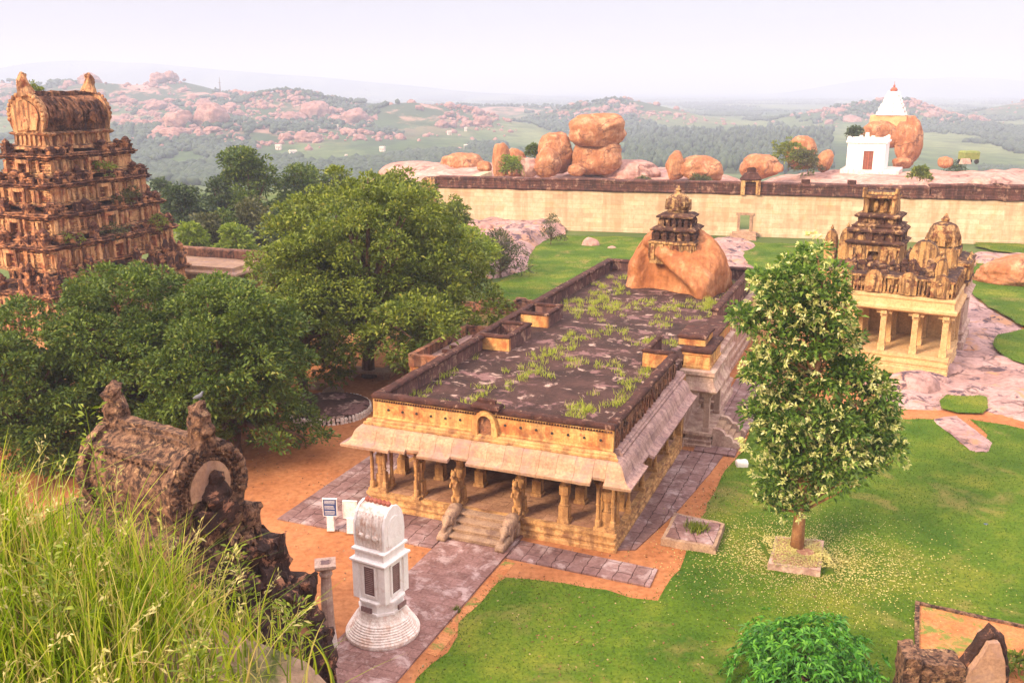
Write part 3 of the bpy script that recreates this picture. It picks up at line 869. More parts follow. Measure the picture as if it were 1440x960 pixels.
# niche with rounded arch at the middle of the front
arch = [(-.52 * math.cos(t), 4.98 + .56 * math.sin(t)) for t in np.linspace(0, math.pi, 13)]
inner = [(-.33 * math.cos(t), 4.98 + .37 * math.sin(t)) for t in np.linspace(0, math.pi, 13)]
mb = MB()
A = [(-.6, 4.42), (-.58, 4.8)] + arch + [(.58, 4.8), (.6, 4.42)]
B = [(-.33, 4.42), (-.33, 4.8)] + inner + [(.33, 4.8), (.33, 4.42)]
k = len(A)
for y0 in (0,):
    vs = [(p[0], .05, p[1]) for p in A] + [(p[0], .05, p[1]) for p in B] + [(p[0], .31, p[1]) for p in A] + [(p[0], .31, p[1]) for p in B]
    fs = []
    for i in range(k - 1):
        fs += [(i, i + 1, k + i + 1, k + i), (i, 2 * k + i, 2 * k + i + 1, i + 1), (k + i, k + i + 1, 3 * k + i + 1, 3 * k + i)]
    mb.add(vs, fs)
nic = mb.build('niche', M['plaster'], hall, rough=.012, cut=.2, fine=.008)
nic.location = (-6.03, 0, 0)
mb = MB(); mb.box(-.34, .34, .22, .29, 4.43, 5.34)
br = mb.build('niche_back', M['side'], nic, rough=.02, cut=.15)
mb = MB(); mb.mould(-.62, .62, .1, .72, [(0, 5.60), (.05, 5.68), (0, 5.8), (-.2, 5.86), (-.2, 6.0), (-.28, 6.04)])
nb = mb.build('niche_cap', M['coping'], nic, rough=.04, cut=.2, fine=.02)
# right parapet with eroded sculpted outer face
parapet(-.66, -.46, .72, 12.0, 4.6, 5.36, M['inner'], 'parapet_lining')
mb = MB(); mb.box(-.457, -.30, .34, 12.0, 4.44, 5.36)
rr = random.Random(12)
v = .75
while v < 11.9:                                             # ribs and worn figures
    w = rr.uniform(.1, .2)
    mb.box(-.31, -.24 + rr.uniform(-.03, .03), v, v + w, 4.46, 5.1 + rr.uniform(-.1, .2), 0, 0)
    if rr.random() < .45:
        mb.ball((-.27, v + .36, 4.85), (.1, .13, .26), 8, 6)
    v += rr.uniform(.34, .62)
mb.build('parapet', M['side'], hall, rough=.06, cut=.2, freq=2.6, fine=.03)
coping(-.68, -.27, .80, 12.1, 5.363, .24)
# left parapet, front stretch
parapet(-11.68, -11.42, .72, 12.0, 4.44, 5.36, M['inner'])
coping(-11.76, -11.36, .78, 12.05, 5.363, .22)
# light wells and porch boxes on the left
def well(u0, u1, v0, v1, z0, z1, sides, mat_in, mat_out, cz=.2, t=.26):
    """low walls round a well; sides is a string of f b l r"""
    for s_ in sides:
        b_ = {'f': (u0, u1, v0, v0 + t), 'b': (u0, u1, v1 - t, v1), 'l': (u0, u0 + t, v0 + t, v1 - t), 'r': (u1 - t, u1, v0 + t, v1 - t)}[s_]
        parapet(*b_, z0, z1, mat_out if s_ in 'f' else mat_in, 'well_wall')
        coping(*b_, z1 + .003, cz, .05)
well(-11.65, -9.85, 12.15, 15.6, 4.6, 5.42, 'frb', M['inner'], M['plaster'])
well(-11.5, -9.7, 18.1, 20.9, 4.6, 5.42, 'frb', M['inner'], M['plaster'])
parapet(-12.0, -11.75, 12.1, 20.9, 4.3, 5.3, M['inner']); coping(-12.05, -11.7, 12.15, 20.9, 5.303, .2)
parapet(-11.95, -11.6, 20.95, 38.6, 4.44, 5.36, M['inner']); coping(-12.02, -11.55, 20.98, 38.7, 5.363, .24)
parapet(-11.55, -.4, 38.3, 38.6, 4.5, 5.36, M['inner']); coping(-11.5, -.3, 38.25, 38.66, 5.37, .24)
# side porch on the left with its own lower roof
lp = MB().box(-15.0, -12.05, 9.9, 17.4, 0, 3.9).build('porch', M['plaster'], hall, rough=.04, cut=.6)
MB().box(-14.7, -12.06, 10.2, 17.1, 3.91, 4.05).build('porch_roof', M['eave_side'], lp, rough=.03, cut=.5)
for b_ in ((-15.05, -12.1, 9.85, 10.15), (-15.05, -12.1, 17.1, 17.45), (-15.05, -14.75, 10.18, 17.07)):
    MB().box(*b_, 3.92, 4.62).build('porch_parapet', M['side'], lp, rough=.07, cut=.35, freq=2, fine=.03)
for v in (12.6, 13.6): MB().box(-14.3, -12.3, v, v + .16, 4.06, 4.25).build('roof_beam', M['coping'], lp)
# solid rear block of the hall
mb = MB()
mb.mould(-11.9, -.1, 13.31, 38.8, [(.12, 0), (.12, .3), (-.02, .36), (-.02, .7), (.08, .78), (.08, .95), (-.06, 1.0), (-.06, 3.3), (.06, 3.4), (.06, 3.73)])
mb.build('sanctum_wall', M['paleblock'], hall, rough=.02, cut=1.2)
# right side: light well, porch, then a projecting wall
well(-2.15, -.5, 12.2, 15.7, 4.6, 5.46, 'fl', M['inner'], M['plaster'])
plinth(-.05, 1.45, 13.55, 17.6, 'porch_plinth', M['paleblock'], hall, .9)
for u, v in ((1.1, 13.95), (1.1, 17.2)):
    mb = MB(); mb.box(-.2, .2, -.2, .2, 0, .2); mb.box(-.16, .16, -.16, .16, .2, 2.0); mb.box(-.26, .26, -.26, .26, 2.0, 2.2)
    o = mb.build('porch_pillar', M['paleblock'], hall, rough=.012, cut=.3); o.location = (u, v, .9)
mb = MB(); mb.mould(-.4, 1.35, 13.7, 17.45, [(-.1, 3.1), (.05, 3.12), (.3, 3.22), (.34, 3.32), (.2, 3.5), (.08, 3.72), (.02, 4.0), (.12, 4.1), (.12, 4.3), (-.05, 4.36)])
pe = mb.build('porch_eave', M['paleblock'], hall, rough=.02, cut=.35, fine=.008)
mb = MB(); mb.mould(-.35, 1.15, 13.9, 17.25, [(0, 4.37), (0, 4.5), (-.05, 4.54), (-.05, 5.1), (.02, 5.14), (.02, 5.24)])
pp = mb.build('porch_parapet', M['plaster'], hall, rough=.03, cut=.35, fine=.012)
mb = MB(); mb.mould(-.38, 1.18, 13.87, 17.28, [(0, 5.245), (.06, 5.3), (.06, 5.42), (-.05, 5.5)])
mb.build('coping', M['coping'], hall, rough=.04, cut=.25, fine=.02)
mb = MB(); mb.mould(-.75, .7, 14.5, 16.7, [(0, 5.505), (0, 5.85)]); mb.build('roof_turret', M['plaster'], hall, rough=.03, cut=.35)
mb = MB(); mb.mould(-.77, .72, 14.48, 16.72, [(0, 5.853), (.06, 5.9), (.06, 6.02), (-.1, 6.1)]); mb.build('coping', M['coping'], hall, rough=.04, cut=.25, fine=.02)
mb = MB(); mb.mould(-.5, .75, 18.4, 23.5, [(.25, 0), (.25, .45), (.1, .5), (.1, .9), (.2, .98), (.2, 1.15), (0, 1.2), (0, 3.2), (.18, 3.3), (.22, 3.45), (.05, 3.6), (.05, 3.95), (.16, 4.05), (.16, 4.2), (0, 4.25)])
mb.build('projecting_wall', M['paleblock'], hall, rough=.02, cut=.5, fine=.01)
mb = MB(); mb.mould(-.55, .6, 18.5, 23.4, [(0, 4.26), (0, 4.95)]); mb.build('parapet', M['plaster'], hall, rough=.03, cut=.4)
mb = MB(); mb.mould(-.58, .63, 18.47, 23.43, [(0, 4.953), (.05, 5.0), (.05, 5.14), (-.08, 5.2)]); mb.build('coping', M['coping'], hall, rough=.04, cut=.3, fine=.02)
parapet(-.6, -.3, 23.6, 38.25, 4.5, 5.36, M['inner']); coping(-.64, -.26, 23.6, 38.2, 5.363, .24)

# porch steps with scrolled side blocks
mb = MB()
for k in range(4): mb.box(1.5, 2.75 - .28 * k, 14.2, 16.0, .12 + .2 * k, .12 + .2 * (k + 1))
ps = mb.build('porch_stairs', M['step'], hall, rough=.02, cut=.3)
prof = [(1.5, .12), (2.95, .12), (2.95, .34), (2.8, .46), (2.62, .44), (2.55, .62), (2.4, .78), (2.2, .78), (2.1, .95), (1.9, 1.08), (1.5, 1.12)]
for v0 in (13.85, 16.03): 
    MB().prism([(p[0], p[1]) for p in prof], 'y', v0, v0 + .33).build('scroll_balustrade', M['paleblock'], ps, rough=.02, cut=.25, fine=.01)

# front steps flanked by carved elephants
mb = MB()
for k in range(4):
    mb.box(-7.0, -4.75, -1.58 + .37 * k, -.08, .09 + .2 * k, .09 + .2 * k + .13)
    mb.box(-7.02, -4.73, -1.66 + .37 * k, -.08, .09 + .2 * k + .132, .09 + .2 * (k + 1) - .003)
st = mb.build('stairs', M['step'], hall, rough=.018, cut=.35, freq=1.5, fine=.008)
def elephant(u):
    mb = MB()
    mb.prism([(-.05, .09), (-1.95, .09), (-1.95, .3), (-1.5, .42), (-.9, .62), (-.05, .82)], 'x', -.2, .2)
    mb.tube([(0, -.12, .95), (0, -.5, .98), (0, -.95, .84), (0, -1.15, .74)], [.2, .31, .28, .2], 12)
    mb.ball((0, -1.28, .74), (.23, .25, .26), 12, 8)
    mb.tube([(0, -1.45, .72), (0, -1.62, .5), (0, -1.68, .28), (0, -1.82, .2)], [.12, .1, .075, .05], 8)
    for sx in (-1, 1):
        mb.ball((sx * .22, -1.18, .74), (.05, .16, .2), 8, 6)
        mb.tube([(sx * .16, -.95, .75), (sx * .2, -1.05, .45), (sx * .19, -1.08, .2)], [.12, .11, .1], 8)
        mb.tube([(sx * .17, -.3, .8), (sx * .2, -.32, .45), (sx * .19, -.34, .2)], [.13, .12, .1], 8)
    o = mb.build('elephant_balustrade', M['step'], st, rough=.03, cut=.14, freq=4, fine=.014, smooth=True)
    o.location = (u, 0, 0)
elephant(-7.25); elephant(-4.5)

# ------------------------------------------------------------------ boulder on the roof and the shrine tower on top of it
def rock_mesh(name, r, seed, sub=5, facets=9, sharp=8.0, noise_amp=.07, flat=None, freq=1.6, boxy=2.0):
    rn = random.Random(seed)
    ns = []
    for _ in range(facets):
        d = Vector((rn.gauss(0, 1), rn.gauss(0, 1), rn.gauss(0, .8))).normalized()
        ns.append((d, rn.uniform(.72, .97)))
    bm = bmesh.new()
    bmesh.ops.create_icosphere(bm, subdivisions=sub, radius=1)
    for v in bm.verts:
        d = v.co.normalized()
        acc = 1.0
        for n_, dist in ns:
            k = d.dot(n_)
            if k > .05:
                acc += (k / dist) ** sharp
        rad = 1.12 * acc ** (-1 / sharp)
        rad *= 1 + noise.fractal(d * freq + Vector((seed, 0, 0)), .8, 2.2, 5) * noise_amp
        if boxy != 2.0: rad /= (abs(d.x) ** boxy + abs(d.y) ** boxy + abs(d.z) ** boxy) ** (1 / boxy)
        p = d * rad
        v.co = Vector((p.x * r[0], p.y * r[1], p.z * r[2]))
        if flat is not None and v.co.z < -flat * r[2]: v.co.z = -flat * r[2]
    me = bpy.data.meshes.new(name); bm.to_mesh(me); bm.free()
    return me
def boulder(loc, r, seed, mat, label, group=None, rz=0, tilt=0, **k):
    k.setdefault('sharp', 14)
    me = rock_mesh('boulder', r, seed, **k)
    o = link_mesh('boulder', me, mat, None, True)
    o.location = loc; o.rotation_euler = (tilt, 0, rz)
    return tag(o, label, 'boulder', group)

c = L2W(-4.85, 33.2, 4.7)
me = rock_mesh('boulder', (3.15, 2.9, 4.05), 27, 6, 8, 18, .10, flat=.03, boxy=3.0, freq=1.3)
for v in me.vertices:                                       # sides lean in, a hollow is worn under a brow on the near face
    p = v.co
    t = max(0, p.z / 4.4)
    p.x = p.x * (1.10 - .25 * t * t) - .12 * t; p.y *= 1.08 - .22 * t
    if p.y < 0:
        brow = 2.5 - .62 * (p.x + 1.7)                      # the brow runs down to the right
        k = (1 / (1 + math.exp(-(brow - p.z) * 6))) * (1 / (1 + math.exp((abs(p.x + .5) - 2.2) * 4)))
        p.y += 1.7 * k + .35 * max(0, 1 - abs(p.z - brow - .35) / .5) * -k
    v.co = p
rb = link_mesh('boulder', me, M['granite_roof'], None, True)
rb.location = c; rb.rotation_euler = (0, 0, YAW)
tag(rb, 'huge orange boulder bulging through the hall roof under a small tower', 'boulder')

def mini_shrines(mb, hx, hy, z, h, n, out=0.0):
    """row of small pavilions with domed caps along the four edges"""
    for side in range(4):
        half = hx if side % 2 == 0 else hy
        for i in range(n):
            t = -half + (i + .5) * 2 * half / n
            w = 2 * half / n * .62
            x, y = [(t, -hy - out), (hx + out, t), (t, hy + out), (-hx - out, t)][side]
            mb.cbox(x, y, z, w, w, h * .55)
            mb.lathe([(w * .62, h * .55), (w * .66, h * .66), (w * .5, h * .85), (w * .2, h * 1.0), (.02, h * 1.08)], 8, (x, y, z))

tw = empty('shrine_tower', L2W(-5.2, 33.3, 7.45), YAW, 'small stepped brick tower with ochre dome standing on the roof boulder', 'shrine')
mb = MB(); mb.mould(-1.6, 1.6, -1.6, 1.6, [(0, -.75), (0, .7), (.12, .75), (.12, .9), (0, .95), (-.1, 1.0)])
for side in range(4):
    for t in (-1.35, -.7, 0, .7, 1.35):
        x, y = [(t, -1.63), (1.63, t), (t, 1.63), (-1.63, t)][side]
        mb.cbox(x, y, -.4, .24, .24, 1.1)
mb.build('tower_base', M['stucco'], tw, rough=.04, cut=.3, fine=.02)
for k, (hw, z0, h) in enumerate(((1.5, .95, 1.0), (1.2, 1.95, .9))):
    mb = MB()
    mb.mould(-hw + .2, hw - .2, -hw + .2, hw - .2, [(.0, z0), (0, z0 + h * .62), (.3, z0 + h * .68), (.34, z0 + h * .8), (.1, z0 + h * .94), (0, z0 + h)])
    mini_shrines(mb, hw - .1, hw - .1, z0, h * .6, 5)
    mb.build('tower_tier', M['stucco_dark'], tw, rough=.05, cut=.25, fine=.025)
mb = MB(); mb.lathe([(.75, 2.85), (.78, 3.0), (.7, 3.08), (.86, 3.3), (.88, 3.6), (.75, 3.9), (.5, 4.15), (.22, 4.3), (.2, 4.4), (.26, 4.5), (.1, 4.62), (.03, 4.8)], 16)
for k in range(4):
    a = k * math.pi / 2
    mb.cbox(math.cos(a) * .82, math.sin(a) * .82, 3.05, .5, .22, .75, .1, .03, a + math.pi / 2)
mb.build('dome', M['dome_yellow'], tw, rough=.04, cut=.2, fine=.02)

# grass growing on the roof: blades in tufts, nobody could count them
def blades(name, pts, hmin, hmax, wid, mat, lean=.35, seg=3, seed=1, per=1):
    rg = np.random.default_rng(seed)
    P = np.repeat(np.asarray(pts, float), per, 0)
    n = len(P)
    h = rg.uniform(hmin, hmax, n); a = rg.uniform(0, 2 * np.pi, n); l = np.abs(rg.normal(0, lean, n)) * h
    f = rg.uniform(0, 2 * np.pi, n)
    sx, sy = np.cos(f) * wid / 2, np.sin(f) * wid / 2
    V = np.zeros((n, (seg + 1) * 2, 3))
    for k in range(seg + 1):
        t = k / seg
        cx = P[:, 0] + np.cos(a) * l * t ** 2; cy = P[:, 1] + np.sin(a) * l * t ** 2; cz = P[:, 2] + h * (t - .18 * t ** 2 * (l / h))
        w = (1 - t) ** .6 * (1 if k < seg else .12) + .06
        V[:, 2 * k] = np.stack([cx - sx * w, cy - sy * w, cz], -1); V[:, 2 * k + 1] = np.stack([cx + sx * w, cy + sy * w, cz], -1)
    base = (np.arange(n) * (seg + 1) * 2)[:, None]
    F = np.concatenate([base + np.array([[2 * k, 2 * k + 1, 2 * k + 3, 2 * k + 2]]) for k in range(seg)], 0)
    return link_mesh(name, np_mesh(name, V.reshape(-1, 3), F), mat)
rg = np.random.default_rng(5)
spots = []
for (u, v, su, sv, n) in [(-9.6, 27, .9, 3.2, 700), (-8.2, 24.5, .9, 1.8, 500), (-9.8, 33, .9, 2.5, 260), (-6.8, 15.5, 1.0, 1.6, 300), (-7.5, 12.2, .6, .7, 200), (-7.2, 8.2, .5, .9, 220), (-8.0, 5.2, .5, 1.0, 140),
                        (-9.2, 2.0, 1.2, .5, 240), (-7.2, 2.6, .4, .5, 170), (-2.9, 3.6, .4, 1.0, 330), (-2.6, 1.6, 1.0, .5, 200), (-3.2, 17, .8, .7, 220), (-5.4, 19, .5, .6, 110), (-3.2, 24, .8, .9, 140), (-2.8, 27.7, 1.5, .9, 480), (-5.6, 26.6, 1.2, .5, 200),
                        (-1.4, 7.5, .35, 2.6, 330), (-4, 12, .7, .7, 120), (-3.6, 21, .5, .5, 90), (-1.9, 10, .4, .8, 130), (-10.9, 6, .2, 2.6, 140), (-5.9, 12, .4, .6, 80), (-1.2, 31, .6, 3.0, 400)]:
    for _ in range(max(4, n // 16)):
        cu, cv_ = rg.normal(u, su), rg.normal(v, sv)
        for _ in range(16):
            p = L2W(min(-.75, max(-11.2, cu + rg.normal(0, .14))), max(.8, cv_ + rg.normal(0, .14)), 4.68)
            spots.append(p)
o = blades('roof_grass', [tuple(p) for p in spots], .10, .40, .026, M['roofgrass'], .6, 3, 2, 2)
tag(o, 'yellow green wild grass growing in tufts over the hall roof', 'grass', kind='stuff')
# ================================================================== white memorial shrine
ws = empty('memorial_shrine', (-4.68, 30.5, 0.0), YAW - .12, 'tall whitewashed shrine on a round stepped base with dark inscribed panels', 'shrine')
mb = MB(); prof = [(1.31, .05), (1.34, .14), (1.34, .24), (1.30, .28)]
for k in range(7): prof += [(1.29 - .048 * k, .285 + .075 * k), (1.29 - .048 * k, .335 + .075 * k), (1.265 - .048 * k, .35 + .075 * k)]
prof += [(.93, .82), (.86, .92), (.82, 1.02), (.8, 1.12)]
mb.lathe(prof, 48)
mb.build('round_base', M['white_red'], ws, rough=.012, fine=.006)
oct_ = [(.80, -.36), (.80, .36), (.36, .80), (-.36, .80), (-.80, .36), (-.80, -.36), (-.36, -.80), (.36, -.80)]
mb = MB(); mb.prism([(x * .98, y * .98) for x, y in oct_], 'z', 1.13, 1.22); mb.prism([(x * .9, y * .9) for x, y in oct_], 'z', 1.223, 1.56); mb.prism([(x * .98, y * .98) for x, y in oct_], 'z', 1.563, 1.64)
mb.build('pedestal', M['white'], ws, rough=.006, cut=.3)
mb = MB(); mb.box(-.62, .62, -.62, .62, 1.643, 3.02)
for sx in (-1, 1):
    for sy in (-1, 1): mb.cbox(sx * .57, sy * .57, 1.645, .26, .26, 1.37)
mb.build('shaft', M['white'], ws, rough=.006, cut=.3)
mb = MB(); mb.mould(-.68, .68, -.68, .68, [(0, 3.02), (.09, 3.09), (.09, 3.16), (.02, 3.19), (-.06, 3.22), (-.06, 3.44), (.03, 3.49), (.03, 3.56), (-.08, 3.6)])
mb.build('cornice', M['white'], ws, rough=.008, cut=.3)
barrel = [(-.56, 3.605), (-.60, 4.05), (-.57, 4.45), (-.46, 4.8), (-.26, 5.02), (0, 5.1), (.26, 5.02), (.46, 4.8), (.57, 4.45), (.60, 4.05), (.56, 3.605)]
mb = MB(); mb.prism(barrel, 'x', -.56, .56)
for k in range(8): mb.tube([(-.5 + k * .143, -.56, 3.66), (-.5 + k * .143, -.61, 4.05), (-.5 + k * .143, -.57, 4.5), (-.5 + k * .143, -.4, 4.88)], .035, 6)
for t in (-.3, 0, .3): mb.ball((t, -.64, 4.05), (.12, .06, .12), 10, 6)
bar = mb.build('barrel_roof', M['white_red'], ws, rough=.025, cut=.14, freq=4, fine=.018)
mb = MB()
for s_ in (-1, 1):
    mb.prism([(y * 1.03, 3.61 + (z - 3.605) * 1.03) for y, z in barrel], 'x', s_ * .565, s_ * .65)
    mb.prism([(y * .66, 3.72 + (z - 3.605) * .7) for y, z in barrel], 'x', s_ * .653, s_ * .68)
mb.build('gable', M['white'], bar, rough=.006, cut=.25)
for k in range(6):
    mb = MB(); mb.lathe([(.07, 0), (.1, .05), (.1, .1), (.05, .15), (.015, .2)], 8, (-.45 + k * .18, 0, 5.085))
    mb.build('finial', M['terracotta'], bar)
for rz in range(4):
    for nm, w, z0, z1, d in (('inscribed_panel', .44, 1.84, 2.92, .635), ('small_panel', .46, 1.30, 1.48, .895)):
        mb = MB(); mb.m = 0; mb.box(-w / 2, w / 2, -d - .02, -d + .03, z0, z1)
        mb.m = 1
        if w < .45:
            z = z1 - .1
            while z > z0 + .06:
                mb.box(-w * .4, w * (.4 - .2 * rnd.random()), -d - .024, -d - .019, z, z + .022); z -= .075
        else:
            for q in range(3): mb.box(-w * .42, w * .4, -d - .024, -d - .019, z0 + .03 + q * .05, z0 + .05 + q * .05)
        o = mb.build(nm, [M['plaque'], M['plaque_line']], ws); o.rotation_euler = (0, 0, rz * math.pi / 2)
        if w < .45:
            mb = MB(); 
            for b_ in ((-.3, -.222, z0 - .08, z1 + .08), (.222, .3, z0 - .08, z1 + .08), (-.221, .221, z1 + .003, z1 + .08), (-.221, .221, z0 - .08, z0 - .003)): mb.box(b_[0], b_[1], -d - .05, -d + .02, b_[2], b_[3])
            mb.build('panel_frame', M['white'], o, bevel=.008)

# stone lamp column
lc = empty('lamp_column', (-6.45, 29.6, 0), .2, 'slim stone column with a square dished top beside the white shrine', 'column')
mb = MB(); mb.cbox(0, 0, 0, .56, .56, .7, .06, .06); mb.build('base', M['white_red'], lc, rough=.012, cut=.25)
mb = MB(); mb.lathe([(.24, .7), (.22, 1.0), (.20, 2.0), (.175, 2.75), (.23, 2.82), (.23, 2.9), (.18, 2.95), (.18, 3.05)], 12)
mb.build('shaft', M['paleblock'], lc, rough=.01, cut=.3)
mb = MB(); mb.mould(-.26, .26, -.26, .26, [(-.08, 3.05), (.02, 3.12), (.1, 3.2), (.1, 3.29)], cap1=False)
A = [(x, y, 3.29) for x, y in ((-.36, -.36), (.36, -.36), (.36, .36), (-.36, .36))]
mb.add(A + [(.2 * math.cos(t), .2 * math.sin(t), 3.292) for t in [(-3 + 2 * q) * math.pi / 4 for q in range(4)]], [(0, 1, 5, 4), (1, 2, 6, 5), (2, 3, 7, 6), (3, 0, 4, 7)])
tp = mb.build('capital', M['paleblock'], lc, rough=.006)
mb = MB(); mb.lathe([(.19, 3.285), (.19, 3.30), (.13, 3.23), (.01, 3.22)], 16); mb.build('lamp_bowl', M['plaque'], tp)

# notice boards
def notice(loc, rz, board, label, lines):
    e_ = empty('notice_board', loc, rz, label, 'sign')
    mb = MB(); mb.cbox(0, 0, 0, .34, .26, .72, .02, .02); mb.build('pedestal', M['paint'], e_, rough=.01, cut=.3)
    mb = MB()
    mb.box(-.29, .29, -.05, .05, .722, 1.5)
    bd = mb.build('board', board, e_, bevel=.008)
    mb = MB()
    for b_ in ((-.325, -.292, .70, 1.53), (.292, .325, .70, 1.53), (-.29, .29, 1.502, 1.53), (-.29, .29, .69, .72)): mb.box(b_[0], b_[1], -.065, .06, b_[2], b_[3])
    mb.build('frame', M['paint'], bd)
    if lines:
        mb = MB()
        for k in range(11):
            if k in (3, 7): continue
            mb.box(-.24, .24 - .1 * rnd.random(), -.056, -.051, 1.42 - k * .062, 1.44 - k * .062)
        mb.build('text_lines', M['paint'], bd)
notice((-8.05, 38.6, .07), -.06, M['blue'], 'blue notice board with rows of white lettering on a stub pillar', True)
notice((-7.12, 38.35, .07), -.10, M['paint'], 'blank white notice board on a stub pillar', False)

# stone edged beds
def bed(pix, h, label, name, top, wob=.04):
    P = [G(*p) for p in pix]
    c_ = sum(P, Vector()) / len(P)
    e_ = empty(name, (c_.x, c_.y, 0), 0, label, 'planter')
    L = [(p.x - c_.x, p.y - c_.y) for p in P]
    mb = MB(); mb.prism(L, 'z', 0, h); mb.build('stone_edge', M['paleblock'] if name != 'stone_plinth' else M['step'], e_, rough=.035, cut=.25, freq=2, fine=.02)
    mb = MB(); mb.prism([(x * .86, y * .86) for x, y in L], 'z', h + .004, h + .03); mb.build('bed_soil', top, e_, rough=.02, cut=.25, freq=3)
    return c_
tb = bed([(1079, 801), (1153, 812), (1158, 768), (1090, 762)], .30, 'square pale stone bed round the trunk of the flowering tree', 'tree_planter', M['litterbed'])
sb = bed([(929, 767), (1006, 780), (1019, 745), (948, 730)], .34, 'low square stone block with a grass tuft on top beside the hall', 'stone_plinth', M['pave'])
o = blades('grass_tuft', [(sb.x + .1 + rnd.gauss(0, .22), sb.y + rnd.gauss(0, .22), .36) for _ in range(260)], .15, .42, .04, M['neem'], .5, 2, 4)
tag(o, 'green grass tuft growing on the low square stone block', 'plant')
o = blades('grass_tuft', [(-2.1 + rnd.gauss(0, .07), 31.9 + rnd.gauss(0, .07), .0) for _ in range(80)], .1, .3, .03, M['neem'], .5, 2, 14)
tag(o, 'tiny dark weed at the edge of the flagstone walk', 'plant')
boulder(G(1043, 655), (.28, .22, .3), 3, M['white'], 'small white stone block on the lawn near the hall porch', sub=3, facets=3, boxy=7, sharp=30)
# shallow red bed with a stone border, lower right
P = [G(*p) for p in ((1290, 850), (1450, 886), (1560, 905), (1540, 985), (1430, 985), (1288, 930))]
c_ = sum(P, Vector()) / len(P)
e_ = empty('garden_bed', (c_.x, c_.y, 0), 0, 'bare red earth bed edged with a thin stone border on the lawn', 'garden bed')
L = [(p.x - c_.x, p.y - c_.y) for p in P]
MB().prism(L, 'z', .002, .05).build('bed_soil', M['earthbed'], e_, rough=.02, cut=.5)
for a in (0, 1, 5):
    p, q = L[a], L[(a + 1) % 6]
    d = Vector((q[0] - p[0], q[1] - p[1], 0)); mb = MB(); mb.cbox((p[0] + q[0]) / 2, (p[1] + q[1]) / 2, 0, d.length + .12, .16, .13, rz=math.atan2(d.y, d.x))
    mb.build('stone_border', M['ruin_top'], e_, rough=.03, cut=.3, fine=.02)
boulder(G(1386, 737), (.16, .1, .03), 5, M['blue'], 'scrap of blue litter lying on the lawn', sub=2, facets=5)['category'] = 'litter'

# round tree platform of piled stone
pc = G(462, 578)
pl = empty('tree_platform', (pc.x, pc.y, 0), 0, 'low round earth platform ringed with pale rubble stones under the trees', 'platform')
mb = MB(); mb.lathe([(2.55, 0), (2.5, .42), (2.3, .5), (.1, .56)], 36); mb.build('earth_fill', M['deck'], pl, rough=.06, cut=.5, fine=.02)
mb = MB()
for k in range(64):
    a = k / 64 * 2 * math.pi
    for z in (0, .2):
        mb.cbox(2.56 * math.cos(a + z), 2.56 * math.sin(a + z), z, rnd.uniform(.14, .24), rnd.uniform(.15, .23), rnd.uniform(.13, .2), .03, .03, a + z + rnd.uniform(-.3, .3))
mb.build('rubble_ring', M['white_red'], pl, rough=.02, cut=.2, freq=4, fine=.01)

# benches of slab and rubble by the big trunk
g_ = G(525, 535)
e_ = empty('stone_bench', (g_.x - .3, g_.y + .8, 0), -.2, 'long red stone slab bench under the big tree by the hall', 'bench')
MB().box(-1.5, 1.7, -.6, .6, .38, .55).build('seat', M['step'], e_, rough=.03, cut=.4)
for x in (-1.2, 1.3): MB().box(x - .2, x + .2, -.5, .5, 0, .38).build('leg', M['step'], e_, rough=.03, cut=.3)
mb = MB()
for k in range(26): mb.cbox(rnd.uniform(-1.1, 1.1), rnd.uniform(-.9, .9), rnd.uniform(0, .35), rnd.uniform(.25, .6), rnd.uniform(.2, .5), rnd.uniform(.18, .35), .03, .03, rnd.uniform(0, 3))
o = mb.build('rubble_heap', M['step'], rough=.05, cut=.2, fine=.03); o.location = G(568, 523)
tag(o, 'heap of broken dark stones beside the left corner of the hall', 'rubble')
for n_, (px, py, r_) in enumerate(((468, 551, .55), (448, 545, .5))):
    boulder(G(px, py), (r_ * 1.2, r_, r_ * .7), 30 + n_, M['step'], ['brown stone block standing just behind the round tree platform', 'brown stone half hidden under the branches behind the round platform'][n_], sub=3)
# low ruined wall behind the hall
a_, b_ = G(650, 440), G(752, 441)
d = b_ - a_
mb = MB(); mb.box(0, d.length, -.4, .4, 0, 1.0)
for k in range(14): mb.cbox(rnd.uniform(0, d.length), rnd.uniform(-.3, .3), .95, rnd.uniform(.4, 1.1), .5, rnd.uniform(.15, .4))
o = mb.build('ruined_wall', M['side'], rough=.12, cut=.35, freq=1.4, fine=.05); o.location = a_; o.rotation_euler = (0, 0, math.atan2(d.y, d.x))
tag(o, 'low crumbling reddish wall at the edge of the back lawn', 'wall')
boulder(G(830, 345), (1.1, .8, .9), 44, M['granite_pink'], 'small grey boulder alone on the back lawn near the long wall', sub=3)

# ================================================================== compound wall
W0, W1 = Vector((-10.66, 134.9, 0)), Vector((92, 111.45, 0))
wd = (W1 - W0); WL = wd.length; wrz = math.atan2(wd.y, wd.x)
cw = empty('compound_wall', W0, wrz, 'long cream plastered compound wall with dark brick coping and one small doorway', 'wall')
def along(px):                                              # distance along the wall that a photo column meets
    r_ = ray(px, 300); k = r_[0] / r_[1]
    u = wd.normalized()
    return (k * W0.y - W0.x) / (u.x - k * u.y)
dx = along(1048)
mb = MB()
mb.mould(0, dx - .65, 0, 1.3, [(.15, -.5), (.15, .5), (0, .56), (-.06, 5.45)])
mb.mould(dx + .65, WL, 0, 1.3, [(.15, -.5), (.15, .5), (0, .56), (-.06, 5.45)])
mb.box(dx - .8, dx + .8, .03, 1.27, 2.85, 5.44)
mb.box(dx - .8, dx + .8, -.1, 1.27, -.5, .75)
body = mb.build('wall_face', M['wall'], cw, rough=.06, cut=2.2, freq=.35, fine=.02)
